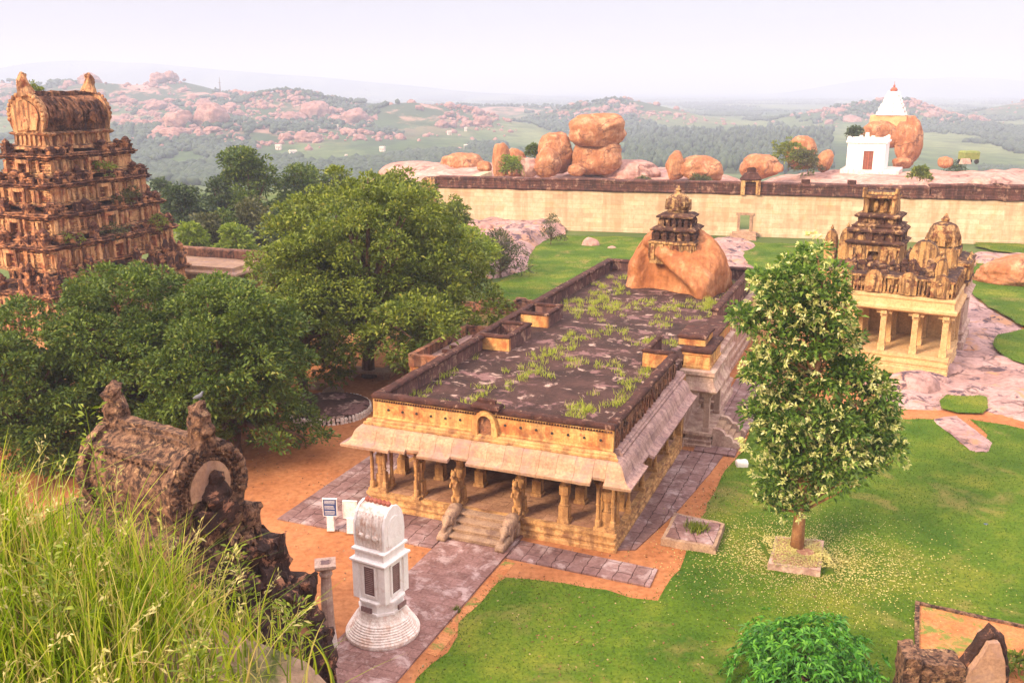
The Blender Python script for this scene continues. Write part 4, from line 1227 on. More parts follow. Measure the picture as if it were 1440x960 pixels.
mb = MB(); mb.box(dx - 1.15, dx + 1.15, -.16, .2, 2.80, 3.12); mb.box(dx - .95, dx - .62, -.14, .4, .76, 2.8); mb.box(dx + .62, dx + .95, -.14, .4, .76, 2.8)
mb.build('doorway', M['step'], cw, rough=.03, cut=.5)
xs = along(1303)
mb = MB(); mb.mould(0, xs, -.05, 1.35, [(0, 5.45), (.16, 5.55), (.16, 5.8), (.02, 5.9), (.0, 6.75), (.1, 6.8), (.05, 7.0), (-.3, 7.12)])
mb.build('coping', M['wall_coping'], cw, rough=.15, cut=.9, freq=.45, fine=.07)
mb = MB(); mb.mould(xs + .2, WL, -.05, 1.35, [(0, 5.47), (.16, 5.55), (.16, 5.9), (.02, 6.0), (.0, 7.0), (.1, 7.05), (.05, 7.25), (-.3, 7.4)])
mb.build('coping', M['wall_coping'], cw, rough=.15, cut=.9, freq=.45, fine=.07)
nx_ = along(1053)
mb = MB(); mb.box(nx_ - 1.25, nx_ - .7, -.35, 1.2, 5.5, 7.2); mb.box(nx_ + .7, nx_ + 1.25, -.35, 1.2, 5.5, 7.2); mb.box(nx_ - 1.3, nx_ + 1.3, .3, 1.2, 5.46, 7.2); mb.box(nx_ - 1.27, nx_ + 1.27, -.36, 1.2, 7.2, 7.4)
ns_ = mb.build('wall_niche', M['stucco'], cw, rough=.05, cut=.4)
mb = MB(); mb.mould(nx_ - 1.2, nx_ + 1.2, -.3, 1.2, [(.15, 7.4), (.2, 7.55), (-.3, 8.1), (-.35, 8.25), (-.6, 8.35), (-.65, 8.9), (-.9, 9.0)]); mb.build('niche_roof', M['coping'], ns_, rough=.06, cut=.4, fine=.03)
# merlon stubs
for px in (1130, 1195, 1400):
    x = along(px); MB().box(x - .5, x + .5, .1, 1.2, 7.05, 7.55).build('merlon', M['coping'], cw, rough=.1, cut=.4)
# end pier, and the wall running away behind it
mb = MB(); mb.mould(-2.0, -.16, -.3, 1.5, [(0, -.5), (0, 5.2), (.1, 5.3), (.1, 5.6), (0, 5.7), (0, 6.6), (-.3, 6.9)]); mb.build('end_pier', M['stucco'], cw, rough=.06, cut=.6)
mb = MB(); mb.box(-1.9, -.4, 1.6, 34, -2, 4.9); mb.build('return_wall', M['wall'], cw, rough=.06, cut=2)
# rubble steps up to the doorway
mb = MB()
for k in range(5): mb.box(dx - 1.4 - rnd.random() * .4, dx + 1.2 + rnd.random() * .4, -.6 - .6 * (4 - k) - .6, -.2 - .0 * k, -.2, .14 * (k + 1))
o = mb.build('rubble_steps', M['step'], rough=.1, cut=.5, fine=.04); o.location = W0; o.rotation_euler = (0, 0, wrz)
tag(o, 'rough stone steps climbing to the small wall doorway', 'steps')

# ================================================================== boulders beyond the wall
def far_b(px0, px1, py0, py1, Y, seed, label, mat='granite', depth=.85, facets=11, sharp=22, boxy=2.3, grp=None, tilt=0, flat=None, noise_amp=.10):
    a, b_ = AT(px0, py1, Y), AT(px1, py0, Y)
    c_ = AT((px0 + px1) / 2, (py0 + py1) / 2, Y)
    rx = (b_.x - a.x) / 2 * 1.05; rz = (b_.z - a.z) / 2 * 1.06
    return boulder(c_, (rx, rx * depth, rz), seed, M[mat], label, grp, tilt=tilt, facets=facets, sharp=sharp, flat=flat, noise_amp=noise_amp, boxy=boxy)
# balanced pair split by a crack
e1 = far_b(806, 877, 163, 206, 176, 51, boxy=2.8, label= 'upper half of the big split balanced boulder, overhanging a dark crack', facets=8, flat=.9)
e2 = far_b(811, 872, 201, 243, 176, 52, boxy=3.0, label= 'lower half of the big split balanced boulder resting on the rock hill', facets=8)
far_b(760, 806, 190, 240, 178, 53, 'leaning rounded boulder just left of the big split one', facets=6)
far_b(751, 786, 212, 247, 172, 54, 'small round boulder at the foot of the leaning one', facets=6)
far_b(693, 716, 206, 250, 174, 55, 'upright yellowish standing boulder left of the leaning one', facets=8)
far_b(710, 740, 212, 250, 180, 56, 'squat brown boulder half hidden by a bush', facets=8)
far_b(732, 756, 224, 248, 172, 57, 'dark wedge boulder in the shadow beside a bush', 'granite_pink', facets=10)
far_b(622, 678, 218, 250, 190, 58, 'broad low boulder at the left end of the rock hill', facets=7)
far_b(672, 690, 228, 242, 176, 59, 'little pale boulder perched on the left rock slope', facets=9)
far_b(540, 625, 230, 262, 200, 60, 'wide smooth whaleback rock left of the wall corner', 'granite_pink', facets=4, noise_amp=.04)
far_b(845, 922, 228, 262, 178, 61, 'long flat pink rock right of the big split boulder', 'granite_pink', facets=6)
far_b(800, 822, 232, 246, 172, 62, 'small stone wedged under the big split boulder', facets=8)
far_b(936, 962, 216, 252, 172, 63, 'upright boulder standing in the gap of the rock hill', facets=9)
far_b(958, 1012, 223, 256, 172, 64, 'rounded orange boulder beside the upright one in the gap', facets=6)
far_b(1042, 1092, 220, 250, 178, 65, 'blunt orange boulder left of the big green bush', facets=8)
far_b(1108, 1146, 195, 235, 190, 66, 'rounded boulder behind the big green bush', facets=6)
far_b(1088, 1101, 231, 243, 170, 67, 'small round boulder beside the big green bush', facets=6)
far_b(1215, 1265, 172, 206, 206, 68, 'broad orange boulder carrying the white spire', facets=5)
far_b(1256, 1296, 168, 226, 204, 69, 'egg shaped tall boulder leaning beside the white temple', facets=5)
far_b(1256, 1282, 222, 236, 202, 70, 'flat footing stone under the egg shaped boulder', facets=8)
far_b(1320, 1339, 221, 235, 180, 71, 'round loose boulder alone on the right rock slope', facets=6)
far_b(1250, 1284, 255, 275, 142, 72, 'pale block boulder showing just over the coping', 'granite_pink', facets=8)
far_b(1288, 1312, 257, 276, 142, 73, 'smaller pale boulder next to the block over the coping', 'granite_pink', facets=8)
far_b(1360, 1400, 250, 275, 140, 74, 'half buried boulder peeping over the right stretch of wall', 'granite_pink', facets=6)
far_b(1148, 1172, 212, 240, 188, 75, 'squat ruin-like stone between bush and white temple', 'granite', facets=12, sharp=12)
far_b(1372, 1520, 362, 405, 94, 76, 'great flat-topped boulder on the grass beside the domed pavilion', facets=7, sharp=6, depth=.6)

# ================================================================== white temple on the rock hill
c_ = AT(1215, 247, 186)
wt = empty('white_temple', (c_.x, c_.y, c_.z), -.45, 'small whitewashed flat-roofed temple with a brown double door on the rock hill', 'temple')
s_ = 186 * 1.0 / 1332
mb = MB(); mb.box(-4.4, 6.2, -.9, 9.8, -1.6, 1.15); mb.build('platform', M['white_red'], wt, rough=.08, cut=1.0)
mb = MB(); mb.box(-3.5, -.45, 0, .5, 1.15, 6.1); mb.box(1.35, 3.4, 0, .5, 1.15, 6.1); mb.box(-.45, 1.35, 0, .5, 4.7, 6.1); mb.box(-3.5, -3.0, .5, 9, 1.15, 6.1); mb.box(2.9, 3.4, .5, 9, 1.15, 6.1); mb.box(-3.0, 2.9, 8.5, 9, 1.15, 6.1)
mb.build('wall', M['white'], wt, rough=.03, cut=1.0)
mb = MB(); mb.mould(-3.5, 3.4, 0, 9, [(0, 6.1), (.3, 6.2), (.3, 6.5), (0, 6.6), (0, 6.9), (-.2, 6.9), (-.2, 6.65)])
mb.build('roof', M['white'], wt, rough=.03, cut=.8)
for px, h in ((-3.3, .7), (-1.2, .9), (-.1, 1.5), (1.0, .9), (3.2, .7)):
    mb = MB(); mb.cbox(px, .25, 6.7, .9, .5, h, .15, .05); mb.build('parapet_crest', M['white'], wt, rough=.05, cut=.3)
for y_ in np.linspace(1.3, 8.7, 7):
    mb = MB(); mb.cbox(3.2, y_, 6.7, .4, .6, .75, .05, .12); mb.build('parapet_crest', M['white'], wt, rough=.05, cut=.3)
dr = MB().box(-.44, 1.34, .2, .34, 1.17, 4.69).build('door', M['door_wood'], wt)
mb = MB()
for x in (-.44, .02, .43, .48, .9, 1.3): mb.box(x, x + .05, .15, .197, 1.2, 4.66)
mb.build('door_rail', M['terracotta'], dr)
c_ = AT(1252, 178, 207)
sp_ = empty('white_spire', (c_.x, c_.y, c_.z - .3), -.45, 'white stepped spire standing on top of the broad boulder', 'shrine')
mb = MB(); mb.box(-4.0, 3.2, -2.6, 2.6, -1.2, 2.6); mb.build('spire_base', M['cream'], sp_, rough=.06, cut=.7)
mb = MB()
for k in range(6):
    w = 2.75 - k * .36
    mb.mould(-w, w, -w, w, [(0, 2.6 + k * .82), (.12, 2.7 + k * .82), (.12, 2.85 + k * .82), (-.25, 3.0 + k * .82), (-.25, 3.42 + k * .82)])
    for q in range(4):
        mb.cbox([0, w, 0, -w][q], [-w, 0, w, 0][q], 2.7 + k * .82, .7, .7, .75, .15, .15)
mb.build('spire_tiers', M['white'], sp_, rough=.06, cut=.5)
mb = MB(); mb.lathe([(.65, 7.5), (.75, 7.9), (.45, 8.3), (.15, 8.4), (.25, 8.6), (.05, 9.0), (.03, 9.6)], 10); mb.build('finial', M['terracotta'], sp_)
# small green vehicle
c_ = AT(1360, 224, 196)
tr = empty('parked_truck', (c_.x, c_.y, c_.z - .9), .15, 'small yellow green truck with a white bonnet parked on the rock hill', 'truck')
mb = MB(); mb.box(-1.3, 1.9, -1.2, 1.2, .9, 2.2); mb.box(-1.4, 2.0, -1.25, 1.25, 2.2, 2.6, .3, .2); mb.build('body', M['green_paint'], tr, bevel=.05, rough=.01)
mb = MB(); mb.box(-2.6, -.4, -2.2, -1.25, .1, 1.2, .3, .2); mb.build('bonnet', M['paleblock'], tr, bevel=.05)
for x in (-.8, 1.4):
    for y_ in (-1.25, 1.05):
        mb = MB(); mb.lathe([(.3, 0), (.5, .02), (.5, .2), (.3, .22)], 14); mb.move(0, Matrix.Translation((x, y_, .5)) @ Matrix.Rotation(-math.pi / 2, 4, 'X')); mb.build('wheel', M['tyre'], tr)

# ================================================================== domed pavilion on the right
PO = Vector((29.35, 61.3, 0)); PY = -.52
pv_ = empty('pillared_pavilion', PO, PY, 'granite pavilion with plain pillars and a crowded stucco roof of niches', 'temple')
mb = MB(); mb.mould(-8.8, 0, 0, 6.2, [(.05, -.3), (.05, .45), (0, .5), (0, .72), (.06, .78), (.06, .95), (-.04, 1.0), (-.04, 1.15), (.05, 1.2), (.05, 1.42)])
mb.build('plinth', M['cream'], pv_, rough=.03, cut=.5, fine=.01)
def ppil(u, v):
    mb = MB(); mb.box(-.24, .24, -.24, .24, 0, .5); mb.box(-.2, .2, -.2, .2, .5, 2.45, .02, .02); mb.box(-.24, .24, -.24, .24, 2.45, 2.65)
    o = mb.build('pillar', M['cream'], pv_, rough=.02, cut=.4)
    mb = MB(); mb.box(-.5, .5, -.2, .2, 2.653, 2.9); mb.box(-.2, .2, -.5, .5, 2.656, 2.897); mb.build('capital', M['cream'], o, rough=.015)
    return o
p0 = ppil(0, 0)
first = True
for v in (.45, 3.1, 5.6):
    for u in (-8.35, -6.3, -4.35, -2.3, -.4):
        o = p0 if first else copy_tree(p0, pv_)
        first = False
        o.location = (u, v, 1.42)
mb = MB(); mb.box(-8.8, 0, 6.0, 6.5, .5, 4.3); mb.build('back_wall', M['cream'], pv_)
mb = MB(); mb.mould(-8.7, -.1, .1, 6.4, [(-.2, 4.32), (.06, 4.34), (.28, 4.42), (.36, 4.5), (.36, 4.66), (.14, 4.78), (.1, 5.2), (.18, 5.26), (.18, 5.42), (0, 5.48)])
mb.build('eave', M['cream'], pv_, rough=.02, cut=.5, fine=.01)
# stucco roof band: niches, worn figures and stumps
rr = random.Random(31)
mb = MB(); mb.mould(-8.6, -.2, .25, 6.3, [(0, 5.48), (.1, 5.5), (.1, 5.62), (-.05, 5.66), (-.05, 6.45), (.08, 6.52), (.08, 6.66), (-.1, 6.74)])
def arch_niche(mb, x, y, z, w, h, rz=0):
    i0 = len(mb.v)
    A = [(-w / 2, 0), (-w / 2, h * .5)] + [(-w / 2 * math.cos(t), h * .5 + h * .5 * math.sin(t)) for t in np.linspace(.2, math.pi - .2, 9)] + [(w / 2, h * .5), (w / 2, 0)]
    mb.prism(A, 'y', -.16, .1)
    B = [(p[0] * .7, p[1] * .8) for p in A]
    mb.prism(B, 'y', -.22, -.165)
    mb.ball((0, -.24, h * .3), (w * .16, .1, h * .26), 8, 6); mb.ball((0, -.26, h * .62), w * .09, 8, 6)
    mb.move(i0, Matrix.Translation((x, y, z)) @ Matrix.Rotation(rz, 4, 'Z'))
for u in (-7.2, -5.2, -3.0, -1.0):
    arch_niche(mb, u, .12, 5.55, 1.15, 1.55)
for k in range(34):
    u = -8.5 + k * .25
    mb.cbox(u, .16, 5.52, .12, .18, rr.uniform(.6, 1.05), .01, .01)
    if rr.random() < .5: mb.ball((u + .12, .12, 6.0), (.09, .1, .22), 7, 5)
for v in np.arange(.6, 6.2, .42): mb.cbox(-.12, v, 5.52, .2, .16, rr.uniform(.6, 1.0))
rbnd = mb.build('roof_band', M['stucco'], pv_, rough=.05, cut=.22, freq=2.2, fine=.03)
for k in range(30):
    mb = MB()
    u = rr.uniform(-8.3, -.5); v = rr.uniform(.4, 2.4); h = rr.uniform(.35, .9)
    mb.cbox(u, v, 6.6, rr.uniform(.3, .6), rr.uniform(.3, .5), h, .06, .06)
    if rr.random() < .6: mb.lathe([(.22, 0), (.26, .1), (.16, .3), (.02, .42)], 8, (u, v, 6.6 + h))
    mb.build('roof_stump', M['stucco_dark'], pv_, rough=.07, cut=.22, freq=2.2, fine=.04)
def kudu(u, v, z, w, d, h, name='barrel_shrine', rz=0):
    """upright slab with a rounded top, like a broken barrel roof seen end on"""
    mb = MB()
    A = [(-w / 2, 0), (-w * .56, h * .45)] + [(-w * .5 * math.cos(t), h * .62 + h * .38 * math.sin(t)) for t in np.linspace(.1, math.pi - .1, 9)] + [(w * .56, h * .45), (w / 2, 0)]
    mb.prism(A, 'y', -d / 2, d / 2)
    mb.lathe([(.1, 0), (.14, .12), (.05, .26), (.02, .36)], 8, (0, 0, h))
    o = mb.build(name, M['stucco'], pv_, rough=.05, cut=.22, freq=2, fine=.03)
    o.location = (u - (.95 if u < -4 else .5), v, z); o.rotation_euler = (0, 0, rz); return o
kudu(-8.3, 5.2, 6.7, .8, .7, 2.2); kudu(-7.2, 5.4, 6.7, 1.0, .7, 2.4); kudu(-6.2, 5.2, 6.7, .9, .6, 2.0)
kudu(-2.2, 5.0, 6.7, 1.7, 1.0, 1.9); kudu(-.9, 2.8, 6.7, .8, .7, 1.3); kudu(-.4, 5.2, 6.7, .7, .7, 1.5); kudu(-.6, .9, 6.7, .7, .6, 1.3)
def tower_set(o): o.location = (-1.8, .3, -.55)
# stepped tower at the back, with its little window
mb = MB()
mb.box(-6.1, -4.75, 4.6, 8.2, 6.4, 8.6); mb.box(-4.05, -2.6, 4.6, 8.2, 6.4, 8.6); mb.box(-4.76, -4.04, 5.4, 8.19, 6.41, 8.59); mb.box(-4.77, -4.03, 4.62, 5.5, 6.4, 7.35); mb.box(-4.77, -4.03, 4.62, 5.5, 8.1, 8.58)
for u in (-5.9, -5.3, -3.5, -2.9): mb.cbox(u, 4.55, 6.8, .28, .25, 1.5); mb.ball((u + .3, 4.5, 7.5), (.14, .14, .4), 7, 6)
tower_set(mb.build('tower_storey', M['stucco'], pv_, rough=.05, cut=.25, fine=.03))
for k, (hw, z0, h) in enumerate(((1.75, 8.6, 1.15), (1.4, 9.75, 1.0))):
    mb = MB(); cx, cy = -4.38, 6.4
    mb.mould(cx - hw, cx + hw, cy - hw, cy + hw, [(.25, z0), (.32, z0 + .14), (.1, z0 + .24), (-.12, z0 + .3), (-.12, z0 + h * .66), (.16, z0 + h * .74), (.2, z0 + h * .86), (-.05, z0 + h)])
    i0 = len(mb.v); mini_shrines(mb, hw - .2, hw - .2, 0, h * .62, 4); mb.move(i0, Matrix.Translation((cx, cy, z0 + .26)))
    tower_set(mb.build('tower_storey', M['stucco_dark'], pv_, rough=.05, cut=.25, fine=.03))
mb = MB(); cx, cy = -4.38, 6.4
mb.box(cx - 1.15, cx - .8, cy - 1.0, cy + 1.0, 10.75, 11.9); mb.box(cx + .8, cx + 1.15, cy - 1.0, cy + 1.0, 10.75, 11.9); mb.box(cx - .8, cx + .8, cy - .2, cy + .98, 10.75, 11.88); mb.box(cx - 1.25, cx + 1.25, cy - 1.1, cy + 1.1, 11.9, 12.1); mb.box(cx - 1.1, cx + 1.1, cy - .8, cy + .8, 12.1, 12.3)
for s2 in (-1, 1): mb.cbox(cx + s2 * 1.1, cy - .9, 12.1, .3, .4, .5, .05, .05); mb.ball((cx + s2 * .35, cy - .35, 11.25), (.2, .2, .45), 8, 6)
tower_set(mb.build('tower_crown', M['stucco'], pv_, rough=.06, cut=.25, fine=.04))
# rear cella with the round dome
mb = MB(); mb.mould(-4.75, .05, 8.4, 13.0, [(.25, -.3), (.25, .7), (.05, .8), (.05, 1.2), (.2, 1.3), (.2, 1.5), (0, 1.6), (0, 3.9), (.2, 4.0), (.3, 4.2), (.05, 4.4), (0, 4.9)])
mb.build('cella', M['paleblock'], pv_, rough=.03, cut=.5, fine=.01)
mb = MB(); mb.mould(-4.65, -.05, 8.5, 12.9, [(0, 4.9), (.2, 5.0), (.2, 5.2), (-.1, 5.3), (-.1, 6.3), (.15, 6.4), (.2, 6.6), (-.3, 6.8), (-.9, 7.0)])
i0 = len(mb.v); mini_shrines(mb, 2.1, 2.0, 0, 1.5, 5, .1); mb.move(i0, Matrix.Translation((-2.35, 10.7, 5.3)))
mb.build('cella_storey', M['stucco'], pv_, rough=.06, cut=.3, fine=.035)
mb = MB(); mb.box(-3.4, -.8, 9.3, 11.9, 6.9, 7.5); mb.lathe([(.95, 7.5), (.9, 7.7), (1.12, 7.95), (1.2, 8.3), (1.06, 8.75), (.85, 9.1), (.45, 9.3), (.25, 9.35), (.32, 9.5), (.15, 9.7), (.03, 9.95)], 18, (-2.1, 10.6, 0))
for k in range(8):
    a = k * math.pi / 4; mb.cbox(-2.1 + 1.12 * math.cos(a), 10.6 + 1.12 * math.sin(a), 7.6, .6, .25, .8, .18, .05, a + math.pi / 2)
mb.build('dome', M['stucco'], pv_, rough=.06, cut=.2, fine=.04)
for q, (px, py, r_) in enumerate(((1250, 545, 1.5), (1280, 545, 1.8), (1310, 540, 1.2), (1335, 525, 1.0))):
    p = G(px, py); boulder((p.x, p.y, .1), (r_, r_ * .8, r_ * .55), 80 + q, M['granite_bed'], ['pale pink rock under the pavilion plinth, leftmost of the row', 'broad rock bearing the front of the pavilion plinth', 'rock with a dark water stain below the pavilion corner', 'small rock at the right corner of the pavilion plinth'][q], sub=4)

# ================================================================== brick gateway tower on the left
GO = AT(61, 330, 72); GO.z = 0
gp = empty('gateway_tower', GO, YAW, 'tall eroded brick gateway tower with stacked tiers and a horned barrel roof', 'tower')
def gtier(z0, h, L, Wd, v0, n_pil, seed):
    """one storey: x from -Wd to 0, y from v0 to v0+L"""
    r_ = random.Random(seed)
    x0, x1, y0, y1 = -4.6 - Wd / 2, -4.6 + Wd / 2, v0, v0 + L
    mb = MB()
    cor = .5
    mb.mould(x0 + cor, x1 - cor, y0 + cor, y1 - cor, [(.28, z0), (.34, z0 + .12), (.2, z0 + .2), (.2, z0 + .3), (0, z0 + .34), (0, z0 + h * .62)])
    wz0, wz1 = z0 + .34, z0 + h * .62
    # projecting bays with pilasters; gap left for the doorway in the middle
    def strip(fx, length):
        n = max(6, int(length / .62))
        for i in range(n):
            t = (i + .5) / n
            if abs(t - .5) < .055 or r_.random() < .22: continue
            bay = (t < .18 or t > .82 or abs(t - .5) < .16)
            fx(t, length / n * r_.uniform(.28, .6), (.36 if bay else .16) + r_.uniform(-.04, .05), (wz1 - wz0) * r_.uniform(.8, 1.0))
    for q, o_ in ((.22, .12), (.5, .07), (.78, .16)):         # string courses
        z_ = wz0 + (wz1 - wz0) * q
        mb.mould(x0 + cor, x1 - cor, y0 + cor, y1 - cor, [(-.05, z_), (o_, z_ + .01), (o_, z_ + .09), (-.05, z_ + .12)])
    for y_, dy in ((y0 + cor, 1.6), (y1 - cor - 1.6, 1.6)):  # solid corner bays
        mb.box(x1 - cor, x1 - cor + .22, y_, y_ + dy, wz0, wz1)
    strip(lambda t, w, d, hh: mb.box(x1 - cor, x1 - cor + d, y0 + cor + t * (L - 1) - w / 2, y0 + cor + t * (L - 1) + w / 2, wz0, wz0 + hh), L - 1)
    strip(lambda t, w, d, hh: mb.box(x0 + cor - d, x0 + cor, y0 + cor + t * (L - 1) - w / 2, y0 + cor + t * (L - 1) + w / 2, wz0, wz0 + hh), L - 1)
    strip(lambda t, w, d, hh: mb.box(x0 + cor + t * (Wd - 1) - w / 2, x0 + cor + t * (Wd - 1) + w / 2, y0 + cor - d, y0 + cor, wz0, wz0 + hh), Wd - 1)
    strip(lambda t, w, d, hh: mb.box(x0 + cor + t * (Wd - 1) - w / 2, x0 + cor + t * (Wd - 1) + w / 2, y1 - cor, y1 - cor + d, wz0, wz0 + hh), Wd - 1)
    mb.build('tier_wall', M['gop'], gp, rough=.06, cut=.27, freq=2.0, fine=.04)
    # doorway frames with open depth, on the long side and the near end
    for end in (0, 1):
        mb = MB(); dw = .42
        for s2 in (-1, 1): mb.cbox(s2 * (dw + .15), 0, wz0, .26, .55, wz1 - wz0 - .12)
        mb.cbox(0, 0, wz1 - .3, 1.4, .6, .3)
        if end == 0: mb.move(0, Matrix.Translation((x1 - cor + .22, (y0 + y1) / 2, 0)) @ Matrix.Rotation(math.pi / 2, 4, 'Z'))
        else: mb.move(0, Matrix.Translation(((x0 + x1) / 2, y0 + cor - .22, 0)))
        d_ = mb.build('doorway', M['gop'], gp, rough=.04, cut=.3, fine=.02)
        mb = MB(); mb.cbox(0, 0, wz0, dw * 2 - .06, .04, wz1 - wz0 - .3)
        mb.move(0, (Matrix.Translation((x1 - cor + .03, (y0 + y1) / 2, 0)) @ Matrix.Rotation(math.pi / 2, 4, 'Z')) if end == 0 else Matrix.Translation(((x0 + x1) / 2, y0 + cor - .03, 0)))
        mb.build('door_recess', M['door_wood'], d_)
    # overhanging cornice and the row of little shrines above it
    mb = MB()
    mb.mould(x0 + cor, x1 - cor, y0 + cor, y1 - cor, [(-.1, wz1 - .02), (.34, wz1), (.42, wz1 + .05), (.42, wz1 + .1), (.3, wz1 + .12), (.5, wz1 + .17), (.58, wz1 + .22), (.58, wz1 + .28), (.36, wz1 + .31), (.36, wz1 + .36), (.44, wz1 + .4), (.3, wz1 + .44)])
    for side in range(4):
        ln = (L if side in (1, 3) else Wd) - .7
        n = max(3, int(ln / .85))
        for i in range(n):
            if r_.random() < .2: continue
            t = (i + .5) / n
            w = ln / n * r_.uniform(.55, .9)
            if side == 1: x, y = x1 - .45, y0 + .35 + t * ln
            elif side == 3: x, y = x0 + .45, y0 + .35 + t * ln
            elif side == 0: x, y = x0 + .35 + t * ln, y0 + .45
            else: x, y = x0 + .35 + t * ln, y1 - .45
            zz = wz1 + .4; hh = h * .4 * r_.uniform(.6, 1.2)
            if abs(t - .5) < .07: continue                  # space before the doorway above
            mb.cbox(x, y, zz, w, w, hh * .42)
            mb.cbox(x, y, zz + hh * .42, w * 1.25, w * 1.25, hh * .12)
            mb.cbox(x, y, zz + hh * .54, w * .8, w * .8, hh * .16)
            if r_.random() < .7: mb.cbox(x, y, zz + hh * .70, w * 1.0, w * 1.0, hh * .10); mb.lathe([(w * .45, hh * .8), (w * .48, hh * .9), (w * .25, hh * 1.05), (.02, hh * 1.15)], 7, (x, y, zz))
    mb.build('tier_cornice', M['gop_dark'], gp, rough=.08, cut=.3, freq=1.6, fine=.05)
G_T = [(-.2, 5.2, 15.9, 9.2, 0, 11), (5.0, 2.75, 14.6, 8.4, .6, 12), (7.55, 2.45, 13.0, 7.5, 1.35, 13), (9.95, 2.35, 11.3, 6.6, 2.1, 14), (12.2, 2.2, 9.6, 5.6, 2.85, 15)]
for z0, h, L_, w_, v0, sd in G_T:
    gtier(z0, h, L_, w_, v0, 0, sd)

for q, (px, py, rx, rz_, lab) in enumerate([(622, 336, 2.6, 1.5, 'big pale rock at the left foot of the cream wall'), (665, 330, 3.0, 1.4, 'long rock slab left of the dry shrub below the cream wall'), (700, 318, 2.2, 1.5, 'blocky pink rock against the cream wall, left of the largest'), (735, 316, 2.8, 1.6, 'largest rock block leaning on the cream wall'), (772, 318, 2.3, 1.6, 'square rock block at the right end of the rocks under the wall'),
        (760, 330, 1.6, .9, 'low rock where the back lawn meets the outcrop'), (690, 352, 1.8, 1.0, 'dark rock under the thorn tree'), (722, 340, 1.5, .9, 'small rock above the thorn tree')]):
    boulder(G(px, py), (rx, rx * .7, rz_), 120 + q, M['granite_pink' if q % 2 else 'granite'], lab, 'rocks at the foot of the cream wall', rz=q * .7, facets=10, sharp=24, sub=4, boxy=2.8)
for q, (px, py, r_) in enumerate(((1012, 362, .9), (1030, 350, 1.1), (996, 352, .8), (1040, 372, .8), (860, 349, .5))):
    boulder(G(px, py), (r_, r_ * .8, r_ * .5), 140 + q, M['granite_pink'], ['flat rock on the path below the wall doorway', 'pale rock nearest the wall doorway steps', 'pale rock left of the path to the wall doorway', 'rock on the near side of the path to the doorway', 'little stone on the back lawn just left of the shrine tower'][q], 'stones on the back lawn', facets=9, sharp=20, sub=4)
# barrel roof of the gateway tower
def barrel_pts(w, h, z0, n=15):
    P = [(-w * .78, z0)]
    for t in np.linspace(-.35, math.pi + .35, n):
        P.append((-w * math.cos(t), z0 + h * .42 + h * .58 * math.sin(t) if math.sin(t) > 0 else z0 + h * .42 + h * .42 * math.sin(t) * .9))
    P.append((w * .78, z0))
    return P
gx_ = -4.6                                                   # axis of the tower
mb = MB(); mb.mould(gx_ - 1.7, gx_ + 1.7, 4.0, 10.6, [(.3, 14.3), (.3, 14.5), (.1, 14.56), (0, 14.7), (0, 15.35), (.2, 15.42), (.3, 15.55), (.1, 15.7)])
for v in np.arange(4.3, 10.6, .55): mb.cbox(gx_ + 1.72, v, 14.6, .2, .25, .8); 
for u in np.arange(-1.5, 1.6, .5): mb.cbox(gx_ + u, 3.96, 14.6, .25, .2, .8)
mb.build('neck', M['gop'], gp, rough=.07, cut=.35, fine=.04)
mb = MB(); mb.prism([(gx_ + p[0], p[1]) for p in barrel_pts(1.8, 2.8, 15.7)], 'y', 4.2, 10.4)
for v in np.arange(4.5, 10.3, .5): mb.tube([(gx_ + 1.9 * math.cos(t), v, 16.9 + 1.55 * math.sin(t)) for t in np.linspace(-.2, 1.3, 7)], .09, 6)
for v in (5.6, 7.3, 9.0): arch = mb.ball((gx_ + 1.9, v, 16.9), (.16, .55, .6), 10, 8)
mb.box(gx_ - .3, gx_ + .3, 4.2, 10.4, 18.5, 18.8)
brl = mb.build('barrel_roof', M['gop_roof'], gp, rough=.12, cut=.3, freq=1.8, fine=.07)
for y0, s2 in ((4.2, -1), (10.4, 1)):
    mb = MB()
    P = barrel_pts(2.0, 3.15, 15.6, 19)
    mb.prism([(gx_ + p[0], p[1]) for p in P], 'y', y0, y0 + s2 * .38)
    mb.prism([(gx_ + p[0] * .72, 15.8 + (p[1] - 15.6) * .74) for p in P], 'y', y0 + s2 * .385, y0 + s2 * .52)
    for t in np.linspace(-.2, math.pi + .2, 17): mb.ball((gx_ + 1.82 * math.cos(t), y0 + s2 * .4, 17.0 + 1.68 * math.sin(t)), (.2, .16, .2), 7, 5)
    mb.ball((gx_, y0 + s2 * .5, 16.3), (.45, .25, .65), 9, 7)
    gb = mb.build('gable', M['gop'], gp, rough=.06, cut=.25, fine=.04)
    mb = MB()
    mb.tube([(gx_, y0 + s2 * .1, 18.6), (gx_, y0 + s2 * .25, 19.2), (gx_, y0 + s2 * .32, 19.7), (gx_, y0 + s2 * .15, 20.1), (gx_, y0 - s2 * .05, 20.05)], [.75, .5, .42, .3, .12], 8)
    mb.ball((gx_, y0 + s2 * .5, 19.55), (.3, .3, .4), 8, 6)
    mb.build('horned_finial', M['gop'], gb, rough=.1, cut=.22, freq=2, fine=.06)
